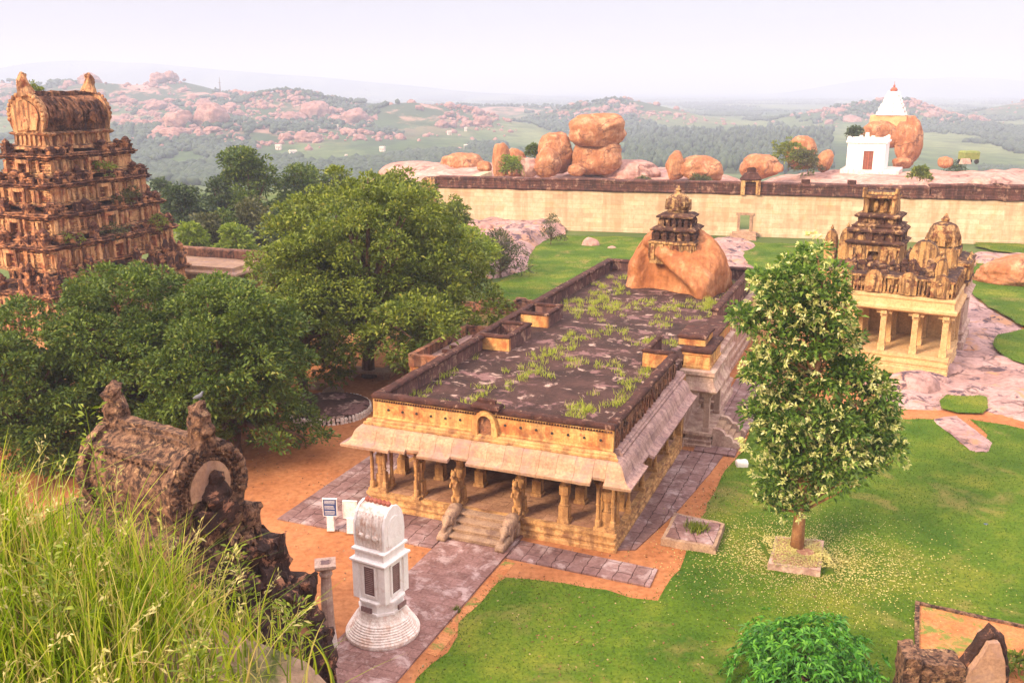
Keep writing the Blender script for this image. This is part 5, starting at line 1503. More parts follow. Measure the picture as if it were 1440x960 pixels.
# colonnade roof behind the trees, near the gateway tower
a_ = AT(268, 372, 92); b_ = AT(352, 382, 88)
cl = empty('cloister', AT(312, 372, 90) * 1.0, YAW + .05, 'low flat-roofed stone cloister glimpsed between the trees', 'building')
zt = cl.location.z; cl.location.z = 0
mb = MB(); mb.mould(-6.5, 3.0, -2.5, 2.5, [(0, zt - .6), (.3, zt - .5), (.3, zt - .3), (0, zt - .1), (0, zt + .25)]); mb.build('roof', M['eave'], cl, rough=.03, cut=.6)
mb = MB(); mb.mould(-6.5, 3.0, 1.9, 2.6, [(0, zt + .26), (.1, zt + .3), (.1, zt + 1.0), (0, zt + 1.1)]); mb.build('parapet', M['side'], cl, rough=.05, cut=.4)
for u in (-6, -4, -2, 0, 2.5):
    MB().cbox(u, -2.2, 0, .4, .4, zt - .6).build('pillar', M['hall'], cl, rough=.02, cut=.5)
MB().box(-6.4, 2.9, 1.8, 2.3, 0, zt - .6).build('rear_wall', M['hall'], cl)

# ================================================================== ruined gateway roof in the left foreground
RO = AT(300, 690, 24.6)
ru = empty('ruined_gateway', (RO.x - .35, RO.y + .35, 0), YAW - .16, 'crumbling small gateway tower with a lichened barrel roof above the hillside', 'ruin')
zc = RO.z                                                    # centre height of the near gable
def rbox(name, x0, x1, y0, y1, z0, z1, mat, rough=.22, cut=.3, fine=.1, seed=0.0, n=0):
    mb = MB(); mb.box(x0, x1, y0, y1, z0, z1, .08, .08)
    r_ = random.Random(int(seed * 10) + 3)
    for k in range(n):
        s2 = r_.choice((0, 1, 1, 2))
        w = r_.uniform(.25, .6); h = r_.uniform(.3, 1.0) * (z1 - z0) * .6
        if s2 == 0: cx, cy = r_.uniform(x0, x1), y0
        elif s2 == 1: cx, cy = x1, r_.uniform(y0, y1)
        else: cx, cy = r_.uniform(x0, x1), y0
        mb.cbox(cx, cy, r_.uniform(z0, z1 - h * .6), w, w, h, .06, .06, r_.uniform(-.3, .3))
    return mb.build(name, mat, ru, rough=rough, cut=cut, freq=1.5, fine=fine, seed=seed)
rbox('ruined_storey', -4.6, .45, -1.75, 1.75, zc - 2.3, zc - 1.05, M['ruin_top'], .2, .22, .1, 1.0, 16)
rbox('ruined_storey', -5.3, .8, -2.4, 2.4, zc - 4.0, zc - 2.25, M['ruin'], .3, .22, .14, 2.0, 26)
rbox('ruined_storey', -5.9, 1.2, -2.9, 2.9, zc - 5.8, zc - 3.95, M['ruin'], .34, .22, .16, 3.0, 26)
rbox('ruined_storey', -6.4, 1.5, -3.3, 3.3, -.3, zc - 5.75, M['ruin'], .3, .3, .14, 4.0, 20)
mb = MB(); mb.prism([(p[0], p[1]) for p in barrel_pts(1.22, 2.35, zc - 1.1)], 'x', -3.55, -.1)
mb.box(-3.55, -.1, -.34, .34, zc + 1.2, zc + 1.34); mb.box(-3.55, -.1, -.2, .2, zc + 1.34, zc + 1.46)
for q in (-1, 1):
    mb.box(-3.5, -.12, q * .92 - .12, q * .92 + .12, zc + .78, zc + .92)
    for x in np.arange(-3.35, -.2, .2): mb.ball((x, q * .98, zc + .74), .075, 6, 5)
mb.build('barrel_roof', M['ruin_top'], ru, rough=.04, cut=.2, freq=2, fine=.02)
for x0, s2 in ((-.1, 1), (-3.55, -1)):
    mb = MB(); P = barrel_pts(1.42, 2.6, zc - 1.2, 19)
    mb.prism([(p[0], p[1]) for p in P], 'x', x0, x0 + s2 * .3)
    for t in np.linspace(-.3, math.pi + .3, 20):
        mb.ball((x0 + s2 * .3, 1.22 * math.cos(t), zc - .05 + 1.25 * math.sin(t)), (.13, .16, .16), 7, 5)
    for n_, r_ in ((34, 1.06), (30, .9)):
        for t in np.linspace(-.3, math.pi + .3, n_): mb.ball((x0 + s2 * .31, r_ * math.cos(t), zc - .05 + (r_ + .02) * math.sin(t)), (.1, .055, .055), 6, 4)
    gb = mb.build('gable', M['ruin_top'], ru, rough=.06, cut=.2, freq=2.2, fine=.025)
    mb = MB(); Q = [(-.72 * math.cos(t), zc + .0 + .8 * math.sin(t)) for t in np.linspace(-.3, math.pi + .3, 15)]
    mb.prism(Q, 'x', x0 + s2 * .3, x0 + s2 * .37); mb.build('gable_field', M['eave'], gb, rough=.03, cut=.2)
    mb = MB(); mb.ball((x0 + s2 * .45, .1, zc - .25), (.3, .45, .5), 10, 8); mb.ball((x0 + s2 * .45, .12, zc + .3), (.22, .25, .25), 9, 7); mb.cbox(x0 + s2 * .4, 0, zc - 1.1, .6, 1.3, .5)
    mb.build('worn_figure', M['ruin'], gb, rough=.12, cut=.13, freq=3, fine=.06)
    mb = MB(); mb.tube([(x0 + s2 * .1, 0, zc + 1.15), (x0 + s2 * .12, 0, zc + 1.7), (x0 + s2 * .2, 0, zc + 2.1), (x0 + s2 * .02, .05, zc + 2.4)], [.44, .36, .33, .22], 9)
    mb.ball((x0 + s2 * .3, 0, zc + 1.75), (.25, .3, .35), 9, 7)
    mb.build('horned_finial', M['ruin_top'], gb, rough=.12, cut=.14, freq=2.6, fine=.06)
# pigeon on the near finial
fp_ = ru.matrix_basis @ Vector((0.02, .05, zc + 2.62))
mb = MB(); mb.tube([(-.16, 0, -.02), (-.06, 0, .0), (.06, 0, .03), (.1, 0, .1), (.13, 0, .13)], [.015, .06, .06, .035, .03], 8); mb.tube([(.13, 0, .13), (.18, 0, .12)], [.012, .004], 5)
mb.tube([(.02, .02, -.03), (.02, .02, -.12)], .008, 5); mb.tube([(.02, -.02, -.03), (.02, -.02, -.12)], .008, 5)
o = mb.build('pigeon', M['pigeon'], smooth=True); o.location = fp_ + Vector((0, 0, .03)); o.rotation_euler = (0, 0, .6)
tag(o, 'grey pigeon perched on the near horn of the ruined roof', 'bird')

# broken gateway piece at the lower right
c_ = G(1340, 985)
e_ = empty('broken_gateway', (c_.x, c_.y, 0), -.1, 'broken plastered wall end with a dark rounded horn beside the leafy bush', 'ruin')
hz = AT(1385, 893, c_.y).z
mb = MB(); mb.prism([(.1, -.3), (.15, hz * .45), (.5, hz * .72), (.72, hz * .98), (1.05, hz * .99), (1.3, hz * .7), (1.42, hz * .3), (1.45, -.3)], 'y', -.3, .5); mb.build('plaster_gable', M['eave'], e_, rough=.05, cut=.2, fine=.02)
mb = MB(); mb.tube([(.05, .1, 0), (.12, .1, hz * .45), (.45, .1, hz * .72), (.7, .1, hz * .98), (.9, .1, hz * 1.06), (1.12, .1, hz * .98), (1.34, .1, hz * .68), (1.47, .1, hz * .3), (1.5, .1, 0)], [.2, .2, .18, .2, .26, .2, .16, .16, .16], 8)
mb.build('horn_rim', M['ruin'], e_, rough=.1, cut=.15, fine=.05)
mb = MB(); mb.box(-1.5, .1, -.2, .5, -.3, hz * .42); mb.box(-1.5, .15, -.3, .6, hz * .42, hz * .62); mb.box(-1.75, -1.25, -.4, .6, -.3, hz * .72); mb.build('wall_stub', M['ruin_top'], e_, rough=.1, cut=.18, fine=.05)
# ================================================================== foliage
def leaf_quads(name, C, D, L, W, mat, rg, droop=.25, parent=None):
    """diamond leaves at C pointing along D"""
    n = len(C)
    D = D / (np.linalg.norm(D, axis=1, keepdims=True) + 1e-9)
    up = rg.normal(0, 1, (n, 3)) + np.array([0, 0, 1.2])
    Sx = np.cross(D, up); Sx /= (np.linalg.norm(Sx, axis=1, keepdims=True) + 1e-9)
    N = np.cross(Sx, D)
    L = np.broadcast_to(L, n)[:, None] * rg.uniform(.5, 1.35, (n, 1)); W = np.broadcast_to(W, n)[:, None] * rg.uniform(.75, 1.25, (n, 1))
    V = np.zeros((n, 4, 3))
    V[:, 0] = C
    mid = C + D * L * .5 + N * L * .06
    V[:, 1] = mid + Sx * W * .5; V[:, 3] = mid - Sx * W * .5
    V[:, 2] = C + D * L - np.array([0, 0, 1]) * L * droop
    F = np.arange(n * 4).reshape(n, 4)
    return link_mesh(name, np_mesh(name, V.reshape(-1, 3), F), mat, parent)

def crown_pts(lobes, n_clump, per, rc, rg, shell=.35, flat=.75, bottom=-.35):
    """clumps over the outside of lobes, leaves over the upper outside of each clump"""
    lob = np.array(lobes, float)
    area = (lob[:, 3:6].mean(1)) ** 2
    idx = rg.choice(len(lob), n_clump * 2, p=area / area.sum())
    d = rg.normal(0, 1, (len(idx), 3)); d /= np.linalg.norm(d, axis=1, keepdims=True)
    keep = (d[:, 2] > bottom) | (rg.random(len(idx)) < .3)
    idx, d = idx[keep][:n_clump], d[keep][:n_clump]
    rr_ = 1 - shell * rg.random(len(idx)) ** 1.6
    stray = rg.random(len(idx)) < .07; rr_[stray] *= rg.uniform(1.1, 1.35, stray.sum())   # twigs that stick out
    c_ = lob[idx, :3] + d * lob[idx, 3:6] * rr_[:, None]
    size = rc * rg.uniform(.6, 1.3, len(idx))
    C = np.repeat(c_, per, 0); s_ = np.repeat(size, per)
    e = rg.normal(0, 1, (len(C), 3)); e /= np.linalg.norm(e, axis=1, keepdims=True)
    e[:, 2] = np.where(e[:, 2] < -.25, -e[:, 2], e[:, 2])
    r = (1 - .45 * rg.random(len(C)) ** 1.5)
    P = C + e * np.array([1, 1, flat]) * (s_ * r)[:, None]
    Dr = e * .8 + np.repeat(d, per, 0) * .5 + rg.normal(0, .45, P.shape) + np.array([0, 0, .1])
    return P, Dr, c_

def trunk_mesh(mb, base, targets, r0, rn, seg=4, main=None):
    """trunk to a fork, limbs from the fork to the targets"""
    fork = main
    P = [base + (fork - base) * (k / 4) + Vector((rn.gauss(0, .06), rn.gauss(0, .06), 0)) * (1 if 0 < k < 4 else 0) for k in range(5)]
    mb.tube(P, [r0 * 1.35, r0 * 1.05, r0 * .95, r0 * .9, r0 * .8], 10)
    for t in targets:
        t = Vector(t); d = t - fork
        m1 = fork + d * .4 + Vector((0, 0, d.length * .10)) + Vector((rn.gauss(0, .2), rn.gauss(0, .2), 0))
        mb.tube([fork - Vector((0, 0, .3)), m1, fork + d * .75 + Vector((0, 0, d.length * .05)), t], [r0 * .55, r0 * .36, r0 * .22, r0 * .07], 7)

def tree(name, pos, lobes, n_clump, per, rc, L, W, mat, label, group=None, seed=1, r0=.3, bark='bark', fork_z=None, shell=.35, flat=.75, cat='tree', bottom=-.35):
    rg = np.random.default_rng(seed); rn = random.Random(seed)
    e_ = empty(name, pos, 0, label, cat, group)
    P, D, cl_ = crown_pts(lobes, n_clump, per, rc, rg, shell, flat, bottom)
    leaf_quads('crown', P, D, L, W, M[mat], rg, parent=e_)
    zs = min(l[2] - l[5] * .4 for l in lobes)
    fork = Vector((lobes[0][0] * .3, lobes[0][1] * .3, fork_z if fork_z else max(1.0, zs)))
    mb = MB()
    tg = [(l[0], l[1], l[2]) for l in lobes] + [tuple(c) for c in cl_[rg.choice(len(cl_), min(len(cl_), 14), False)]]
    trunk_mesh(mb, Vector((0, 0, -.2)), tg, r0, rn, main=fork)
    mb.build('trunk', M[bark], e_, rough=.04, freq=2, smooth=True)
    return e_

def rand_lobes(rn, n, R, z0, z1, r, squash=.8, wide=1.0):
    """n lobes filling a dome of radius R between heights z0 and z1"""
    out = [(0, 0, (z0 + z1) / 2 + .3, R * .62, R * .62, (z1 - z0) * .42)]
    for k in range(n):
        a = 2.4 * k + rn.uniform(-.4, .4); t = (k + .5) / n
        z = z0 + (z1 - z0) * t
        ring = R * math.sqrt(max(.05, 1 - (max(0, t - .25) / .8) ** 2)) * rn.uniform(.6, .95)
        s_ = r * rn.uniform(.8, 1.25)
        out.append((ring * math.cos(a) * wide, ring * math.sin(a) / wide, z - s_ * .4, s_, s_, s_ * squash))
    return out

rn = random.Random(77)
def dome_tree(name, px, py_top, Y, halfw_px, z0, mat, label, seed, n_clump, per, rc, L, W, nl=11, group=None, zbase=0.0, r0=.3, squash=.8, r=None, **k):
    top = AT(px, py_top, Y)
    dist = Y * math.cos(PITCH) + (EYE - top.z) * math.sin(PITCH)
    Rr = halfw_px * dist / FPX
    H = top.z - zbase
    rr_ = r or Rr * .36
    lobes = rand_lobes(random.Random(seed), nl, Rr * .86, z0, H - rr_ * squash * .35, rr_, squash)
    return tree(name, (top.x, Y, zbase), lobes, n_clump, per, rc, L, W, mat, label, group, seed, r0, **k)

def clump_tree(name, px, py_top, Y, halfw_px, z0, mat, label, seed, n_lobes, lobe_r, n_clump, per, rc, L, W, group=None, r0=.3, fork_z=3.0, wide=1.0):
    """many leafy bosses over a dome, each lit on top and dark beneath"""
    top = AT(px, py_top, Y); dist = Y * math.cos(PITCH) + (EYE - top.z) * math.sin(PITCH)
    Rr = halfw_px * dist / FPX - lobe_r * .6; H = top.z - lobe_r * .8
    r_ = random.Random(seed); lobes = [(0, 0, z0 + (H - z0) * .45, Rr * .62, Rr * .62, (H - z0) * .38)]
    for k in range(n_lobes):
        t = (k + .5) / n_lobes; a = 2.39996 * k + r_.uniform(-.35, .35)
        el = math.asin(max(-.62, min(1, 1.5 * t - .5)))
        rad = r_.uniform(.72, 1.08)
        bump = 1 + .3 * noise.noise(Vector((math.cos(a) * 1.5, math.sin(a) * 1.5, el * 2 + seed)))
        z = z0 + (H - z0) * (.3 + .7 * math.sin(el)) if el > 0 else z0 + (H - z0) * (.3 + .55 * math.sin(el))
        s_ = lobe_r * r_.choice((r_.uniform(.45, .8), r_.uniform(.8, 1.35)))
        lobes.append((Rr * math.cos(el) * math.cos(a) * rad * bump * wide, Rr * math.cos(el) * math.sin(a) * rad * bump, z * (.94 + .06 * rad) , s_, s_, s_ * .8))
    return tree(name, (top.x, Y, 0), lobes, n_clump, per, rc, L, W, mat, label, group, seed, r0, fork_z=fork_z, shell=.22, flat=.8, bottom=-.15)

NG = 'broad leafy trees left of the hall'
clump_tree('neem_tree', 508, 244, 62, 164, 2.4, 'neem', 'biggest leafy tree, standing behind the left corner of the hall', 3, 44, 2.1, 1000, 70, .66, .32, .14, NG, .42, 3.4)
clump_tree('neem_tree', 312, 398, 47, 128, .8, 'neem_dark', 'spreading dark tree hanging over the earth yard and round platform', 5, 34, 1.6, 720, 72, .56, .28, .12, NG, .36, 2.2)
clump_tree('neem_tree', 190, 362, 50, 160, .7, 'neem_dark', 'wide dark tree in front of the gateway tower', 7, 40, 1.8, 860, 72, .58, .28, .12, NG, .36, 2.4)
clump_tree('neem_tree', 20, 440, 46, 120, .6, 'neem_dark', 'dark tree cut by the left edge of the photo beyond the ruined roof', 9, 28, 1.5, 520, 72, .56, .28, .12, NG, .34, 2.0)
clump_tree('neem_tree', 412, 322, 58, 88, 1.4, 'neem', 'lighter rounded tree squeezed between the two biggest trees', 11, 24, 1.5, 420, 68, .58, .30, .13, NG, .3, 3.0)
clump_tree('neem_tree', 632, 318, 74, 58, 2.6, 'neem_dark', 'small upright tree with a thin bare trunk behind the hall', 13, 20, 1.2, 330, 32, .6, .34, .15, NG, .16, 3.2)
clump_tree('lime_tree', 648, 316, 84, 44, 3.8, 'lime', 'bright yellow green tree behind the biggest tree', 15, 16, 1.1, 240, 32, .6, .36, .17, None, .16, 3.6)
clump_tree('neem_tree', 628, 278, 104, 32, 4.0, 'neem', 'slim tree against the left end of the cream wall', 17, 14, 1.1, 190, 32, .65, .42, .18, NG, .18, 3.6)
dome_tree('thorn_tree', 705, 322, 97, 38, 1.0, 'olive', 'sparse brownish thorn tree on the rocks before the cream wall', 19, 120, 26, .8, .34, .12, 8, None, r0=.14, r=1.3, shell=.7)
dome_tree('thorn_tree', 775, 300, 118, 12, .2, 'olive', 'dry little shrub on the rocks at the foot of the wall', 20, 24, 30, .6, .34, .12, 3, None, r0=.06, r=.7)
clump_tree('neem_tree', 575, 244, 92, 46, 4, 'neem', 'tree top showing just left of the wall end', 21, 18, 1.5, 260, 32, .75, .44, .19, NG, .2, 4)

BG = 'trees beyond the courtyard'
for px, py, Y, hw, z0, mat, lab, sd, nc in [
    (348, 208, 128, 46, 3.0, 'neem_dark', 'tall dark round-topped tree standing highest beyond the courtyard', 31, 240),
    (425, 230, 134, 38, 2.5, 'neem_dark', 'dark tree right of the tallest one beyond the courtyard', 32, 150),
    (470, 236, 136, 26, 2.5, 'neem', 'smaller green tree at the right of the far dark trees', 33, 90),
    (258, 262, 118, 36, 1.0, 'grey_leaf', 'grey green tree nearest the gateway tower', 34, 150),
    (305, 252, 126, 30, 1.0, 'grey_leaf', 'grey green tree behind the brownish one', 35, 110),
    (232, 252, 140, 26, .5, 'grey_leaf', 'pale hazy tree low behind the gateway tower', 36, 80),
    (355, 282, 112, 36, .6, 'olive', 'brownish bushy tree in front of the far dark trees', 37, 130),
    (405, 292, 106, 34, .6, 'grey_leaf', 'dull green bush between the brownish tree and the biggest tree', 38, 110),
    (290, 302, 108, 26, .2, 'olive', 'yellow brown shrub below the grey green trees', 39, 70),
    (270, 318, 102, 22, .2, 'lime', 'bright green bush beside the gateway tower', 40, 80),
    (332, 318, 100, 26, .2, 'lime', 'bright green bush above the cloister roof', 41, 80),
    (312, 296, 110, 22, .4, 'neem_dark', 'small dark green bush between the shrubs', 42, 60),
    (540, 250, 116, 46, 2.5, 'neem', 'green tree crown behind the biggest tree', 43, 150)]:
    dome_tree('leafy_tree', px, py, Y, hw, z0, mat, lab, sd, nc, 34, 1.0 if hw > 30 else .8, .55, .26, 8, BG, r0=.2)
for px, py, Y, hw, mat, lab, sd in [(720, 222, 172, 17, 'lime', 'round green bush between the standing and leaning boulders', 51), (752, 205, 184, 13, 'neem_dark', 'dark bush behind the leaning boulder', 52),
    (1112, 197, 184, 32, 'neem', 'big green bush left of the white temple', 53), (1138, 212, 180, 22, 'olive', 'olive bush joined to the big green one by the temple', 54), (1205, 180, 198, 13, 'grey_leaf', 'bush growing behind the white temple roof', 55),
    (985, 246, 168, 20, 'olive', 'low scrub in the gap of the rock hill', 56), (1295, 238, 160, 12, 'neem', 'small green shrub in a cleft of the right rock slope', 57), (905, 250, 166, 20, 'olive', 'dry grass-like scrub above the coping', 58), (1345, 228, 204, 20, 'grey_leaf', 'shrubs behind the parked truck', 59)]:
    p = AT(px, py, Y)
    dome_tree('bush', px, py, Y, hw, .2, mat, lab, sd, 46 if hw < 25 else 90, 36, .7, .5, .22, 5, 'bushes on the rock hill', zbase=p.z - hw * Y / FPX * 1.25, r0=.08, cat='bush')
# weeds rooted on ledges
def weed(loc, r, label, seed, mat='neem', grp='weeds rooted on the gateway tower'):
    rg = np.random.default_rng(seed)
    P, D, _ = crown_pts([(0, 0, r * .4, r, r, r * .7)], 14, 26, r * .45, rg)
    o = leaf_quads('leafy_plant', P, D, .24, .1, M[mat], rg); o.location = loc
    return tag(o, label, 'plant', grp)
GM = Matrix.Translation(GO) @ Matrix.Rotation(YAW, 4, 'Z')
for k, (x, y, z, r, lab) in enumerate([(-.3, 7.5, 7.0, 1.0, 'green weed on the lowest ledge of the gateway tower, near its middle'), (-.2, 12.5, 7.1, .9, 'green weed on the lowest ledge of the gateway tower, far end'), (-1.0, 9.3, 9.55, .8, 'green weed over the second ledge of the gateway tower'),
    (-1.6, 8.2, 12.0, .9, 'wide weed under the third small doorway of the gateway tower'), (-1.6, 10.8, 9.7, .8, 'pale weed right of the second doorway of the gateway tower'), (-5.3, 5.5, 18.75, .55, 'weed growing on the ridge of the horned barrel roof'), (-7.6, 1.5, 9.6, .6, 'small weed on the sunlit left face of the gateway tower'), (-.6, 3.2, 7.0, .8, 'weed at the near corner of the gateway tower')]):
    weed(GM @ Vector((x, y, z)), r, lab, 60 + k, 'neem' if k % 2 else 'olive')

# ------------------------------------------------------------------ flowering tree
def champaca():
    rg = np.random.default_rng(8); rn_ = random.Random(8)
    Yt = 36.6
    base = G(1120, 778)
    e_ = empty('flowering_tree', (base.x, base.y, .3), 0, 'slender tree covered in cream blossom clusters on the lawn before the pavilion', 'tree')
    lob = []
    for px, py, hw in [(1147, 352, 26), (1125, 385, 38), (1165, 395, 28), (1080, 408, 28), (1112, 425, 46), (1160, 440, 46), (1050, 452, 22), (1075, 470, 36), (1125, 480, 52), (1180, 480, 32), (1062, 520, 26), (1100, 535, 50), (1160, 530, 52), (1205, 530, 30), (1228, 548, 22), (1072, 580, 26),
                       (1110, 590, 44), (1165, 590, 48), (1215, 595, 30), (1070, 625, 28), (1110, 640, 42), (1165, 640, 46), (1215, 635, 32), (1252, 632, 24), (1262, 645, 18), (1240, 600, 26), (1236, 560, 24), (1040, 446, 20), (1085, 678, 32), (1125, 685, 36), (1165, 675, 26), (1108, 712, 24), (1078, 705, 14)]:
        p = AT(px, py, Yt); s_ = rn_.uniform(.66, 1.0) * hw * (Yt * math.cos(PITCH) + (EYE - p.z) * math.sin(PITCH)) / FPX
        lob.append((p.x - base.x, rn_.uniform(-.5, .5) * (1.2 if hw > 35 else .6), p.z - .3, s_, s_ * 1.15, s_))
    P, D, cl_ = crown_pts(lob, 620, 36, .42, rg, .5, .8, -.7)
    leaf_quads('foliage', P, D, .29, .12, M['champ'], rg, .25, e_)
    # whorled cream clusters sit on the outside
    C, Dd, cc = crown_pts(lob, 1550, 1, .1, rg, .16, 1, -.6)
    n = len(cc); k = 9
    lobA = np.array(lob)
    nearest = lobA[np.argmin(((cc[:, None] - lobA[None, :, :3]) ** 2).sum(-1), 1)][:, :3]
    out = cc - nearest; out /= np.linalg.norm(out, axis=1, keepdims=True) + 1e-9
    out = out + np.array([0, 0, .35])
    Cq = np.repeat(cc, k, 0) + np.repeat(out, k, 0) * .12; Dq = np.repeat(out, k, 0) * .55 + rg.normal(0, .62, (n * k, 3))
    leaf_quads('blossom', Cq, Dq, .20, .085, M['bloom'], rg, .1, e_)
    mb = MB()
    top = Vector((lob[0][0], 0, lob[0][2]))
    P = [Vector((0, 0, 0)), Vector((.02, .03, 1.5)), Vector((.05, -.03, 4)), Vector((.1, .04, 7)), Vector((.45, 0, 10)), top]
    mb.tube(P, [.28, .23, .19, .14, .09, .03], 10)
    for l in lob[1:]:
        t = Vector(l[:3]); z0 = max(1.6, t.z - 1.3 - .35 * Vector((t.x, t.y, 0)).length)
        s0 = Vector((.05 * z0 * .3, 0, z0))
        mb.tube([s0, s0.lerp(t, .55) + Vector((0, 0, -.1)), t], [.07, .045, .015], 6)
    mb.build('trunk', M['bark_orange'], e_, rough=.02, freq=3, smooth=True)
    # fallen petals on the grass around it
    n = 11000
    a = rg.uniform(0, 2 * np.pi, n); r = np.abs(rg.normal(0, 1, n)) * 2.5 + .3
    X = base.x + r * np.cos(a) * 1.15 + .2; Y = base.y + r * np.sin(a) - .5
    keep = (X - base.x) * .2 + rg.normal(0, 1, n) > -2
    Pp = np.stack([X, Y, np.full(n, .045)], -1)[keep]
    inb = (np.abs(Pp[:, 0] - tb.x) < 1.2) & (np.abs(Pp[:, 1] - tb.y) < 1.35); Pp[inb, 2] = .35
    Dp = np.stack([np.cos(a), np.sin(a), rg.normal(0, .15, n)], -1)[keep]
    o = leaf_quads('fallen_petals', Pp, Dp, .075, .045, M['petal'], rg, 0)
    tag(o, 'fallen cream petals strewn over the grass under the flowering tree', 'petals', kind='stuff')
champaca()

# ------------------------------------------------------------------ glossy bush, lower right
def mango():
    rg = np.random.default_rng(18)
    c_ = AT(1135, 960, 27.6)
    e_ = empty('leafy_bush', (c_.x, 27.6, 0), 0, 'round glossy bright green bush of long drooping leaves at the bottom edge', 'bush')
    zt = AT(1135, 884, 27.6).z
    lob = [(0, 0, zt - 1.2, 2.0, 1.8, 1.2), (-1.5, .1, zt - 1.5, 1.2, 1.2, .95), (1.35, -.1, zt - 1.4, 1.25, 1.2, 1.05), (-.4, -1.0, zt - 1.5, 1.6, 1.3, 1.1), (.6, .7, zt - 1.0, 1.3, 1.1, .95), (-.9, .8, zt - 1.1, 1.1, 1, .85), (.9, -1.2, zt - 1.7, 1.3, 1.1, 1)]
    _, _, cc = crown_pts(lob, 780, 1, .1, rg, .3, 1, -.4)
    lobA = np.array(lob)
    nearest = lobA[np.argmin((((cc[:, None] - lobA[None, :, :3]) / lobA[None, :, 3:6]) ** 2).sum(-1), 1)][:, :3]
    out = cc - nearest; out /= np.linalg.norm(out, axis=1, keepdims=True) + 1e-9; out[:, 2] += .5
    n = len(cc); k = 11
    d = rg.normal(0, 1, (n * k, 3)); o_ = np.repeat(out, k, 0); o_ /= np.linalg.norm(o_, axis=1, keepdims=True)
    d -= (d * o_).sum(1, keepdims=True) * o_; d /= np.linalg.norm(d, axis=1, keepdims=True) + 1e-9
    leaf_quads('foliage', np.repeat(cc, k, 0), d + o_ * rg.uniform(.1, .8, (n * k, 1)), .30, .075, M['mango'], rg, .3, e_)
    mb = MB(); trunk_mesh(mb, Vector((0, 0, -.2)), [l[:3] for l in lob], .12, random.Random(3), main=Vector((0, 0, .5)))
    mb.build('trunk', M['bark'], e_, smooth=True)
mango()
p = G(1428, 950); weed((p.x, p.y, .1), .5, 'small leafy weed in the red earth bed by the broken wall', 91, 'neem', 'weeds in the red earth bed')
p = AT(1290, 955, 27.2); weed((p.x, p.y, .1), .4, 'dark leafy weed between the bush and the broken wall', 92, 'mango', 'weeds in the red earth bed')

# ------------------------------------------------------------------ foreground grass on the hillside
rg = np.random.default_rng(41)
def slope_pts(n, x0, x1, y0, y1, dens=None):
    x = rg.uniform(x0, x1, n); y = rg.uniform(y0, y1, n)
    return np.stack([x, y, slope_z(x, y) - .03], -1)
P = slope_pts(12000, -4.8, -1.1, 2.8, 6.0)
w = np.clip((-P[:, 0] - 1.2) / 1.1, .05, 1) ** 1.3                 # thins towards the bare rock
P = P[rg.random(len(P)) < w]
P3 = slope_pts(2600, -4.9, -2.0, 4.2, 5.9)
b3 = blades('tall_grass', P3, .45, .9, .013, M['grassblade'], .4, 6, 16)
tag(b3, 'tallest light green grass blades along the crest of the near hillside', 'grass', kind='stuff')
a = blades('tall_grass', P, .22, .66, .0145, M['grassblade'], .55, 6, 6)
tag(a, 'bright green grass covering the near hillside below the crest', 'grass', kind='stuff')
P2 = slope_pts(460, -4.6, -1.3, 3.2, 5.9)
P2 = P2[rg.random(len(P2)) < np.clip((-P2[:, 0] - 1.0) / 2, .15, 1)]
def stalks(P):
    mb = MB()
    V, F = [], []
    C, D = [], []
    for p in P:
        h = rg.uniform(.5, .95); l = rg.normal(0, .22, 2)
        pts = [Vector((p[0] + l[0] * t ** 2, p[1] + l[1] * t ** 2, p[2] + h * t - .1 * t * t)) for t in np.linspace(0, 1, 6)]
        mb.tube(pts, [.003, .003, .0026, .0022, .002, .0012], 3)
        tip, d = pts[-1], (pts[-1] - pts[-2]).normalized()
        for q in range(16):
            t = rg.random(); C.append(tip - d * .2 * t + Vector(rg.normal(0, .012, 3))); D.append(d * .8 + Vector(rg.normal(0, .5, 3)))
    s_ = mb.build('stalk_grass', M['seedhead'])
    hd = leaf_quads('seed_head', np.array(C), np.array(D), .045, .012, M['seedhead'], rg, .1, s_)
    tag(s_, 'thin seeding grass stalks standing above the hillside grass', 'grass', kind='stuff'); s_['category'] = 'grass'
    return s_
stalks(P2)
# feathery forbs
def forb(px, py, Y, h, label, seed):
    rg_ = np.random.default_rng(seed)
    top = AT(px, py, Y); base = Vector((top.x + .05, Y, float(slope_z(top.x, Y)) - .05))
    e_ = empty('wild_herb', base, 0, label, 'plant', 'feathery herbs in the hillside grass')
    hh = top.z - base.z
    pts = [Vector((-.05 * t * t, 0, hh * t)) for t in np.linspace(0, 1, 8)]
    mb = MB(); mb.tube(pts, [.007, .006, .006, .005, .004, .004, .003, .002], 5); mb.build('stem', M['lime'], e_)
    C, D = [], []
    for q in range(150):
        t = rg_.uniform(.35, 1.0); a_ = rg_.uniform(0, 6.28); r = rg_.uniform(.0, .16) * (1.15 - t * .6)
        d = Vector((math.cos(a_), math.sin(a_), .45))
        C.append(Vector((-.05 * t * t, 0, hh * t)) + d * r); D.append(d + Vector(rg_.normal(0, .25, 3)))
    leaf_quads('foliage', np.array(C), np.array(D), .055, .016, M['lime'], rg_, .15, e_)
for k, (px, py, Y, lab) in enumerate([(120, 575, 5.6, 'tall pale herb rising highest out of the grass before the ruined roof'), (62, 770, 4.4, 'feathery herb deep in the grass at the left'), (408, 850, 5.2, 'feathery pale green herb beside the ruin at the right edge of the grass'), (265, 900, 4.2, 'feathery herb low in the grass near the bottom edge'), (330, 770, 5.6, 'thin herb in front of the dark ruined storeys')]):
    forb(px, py, Y, .9, lab, 70 + k)

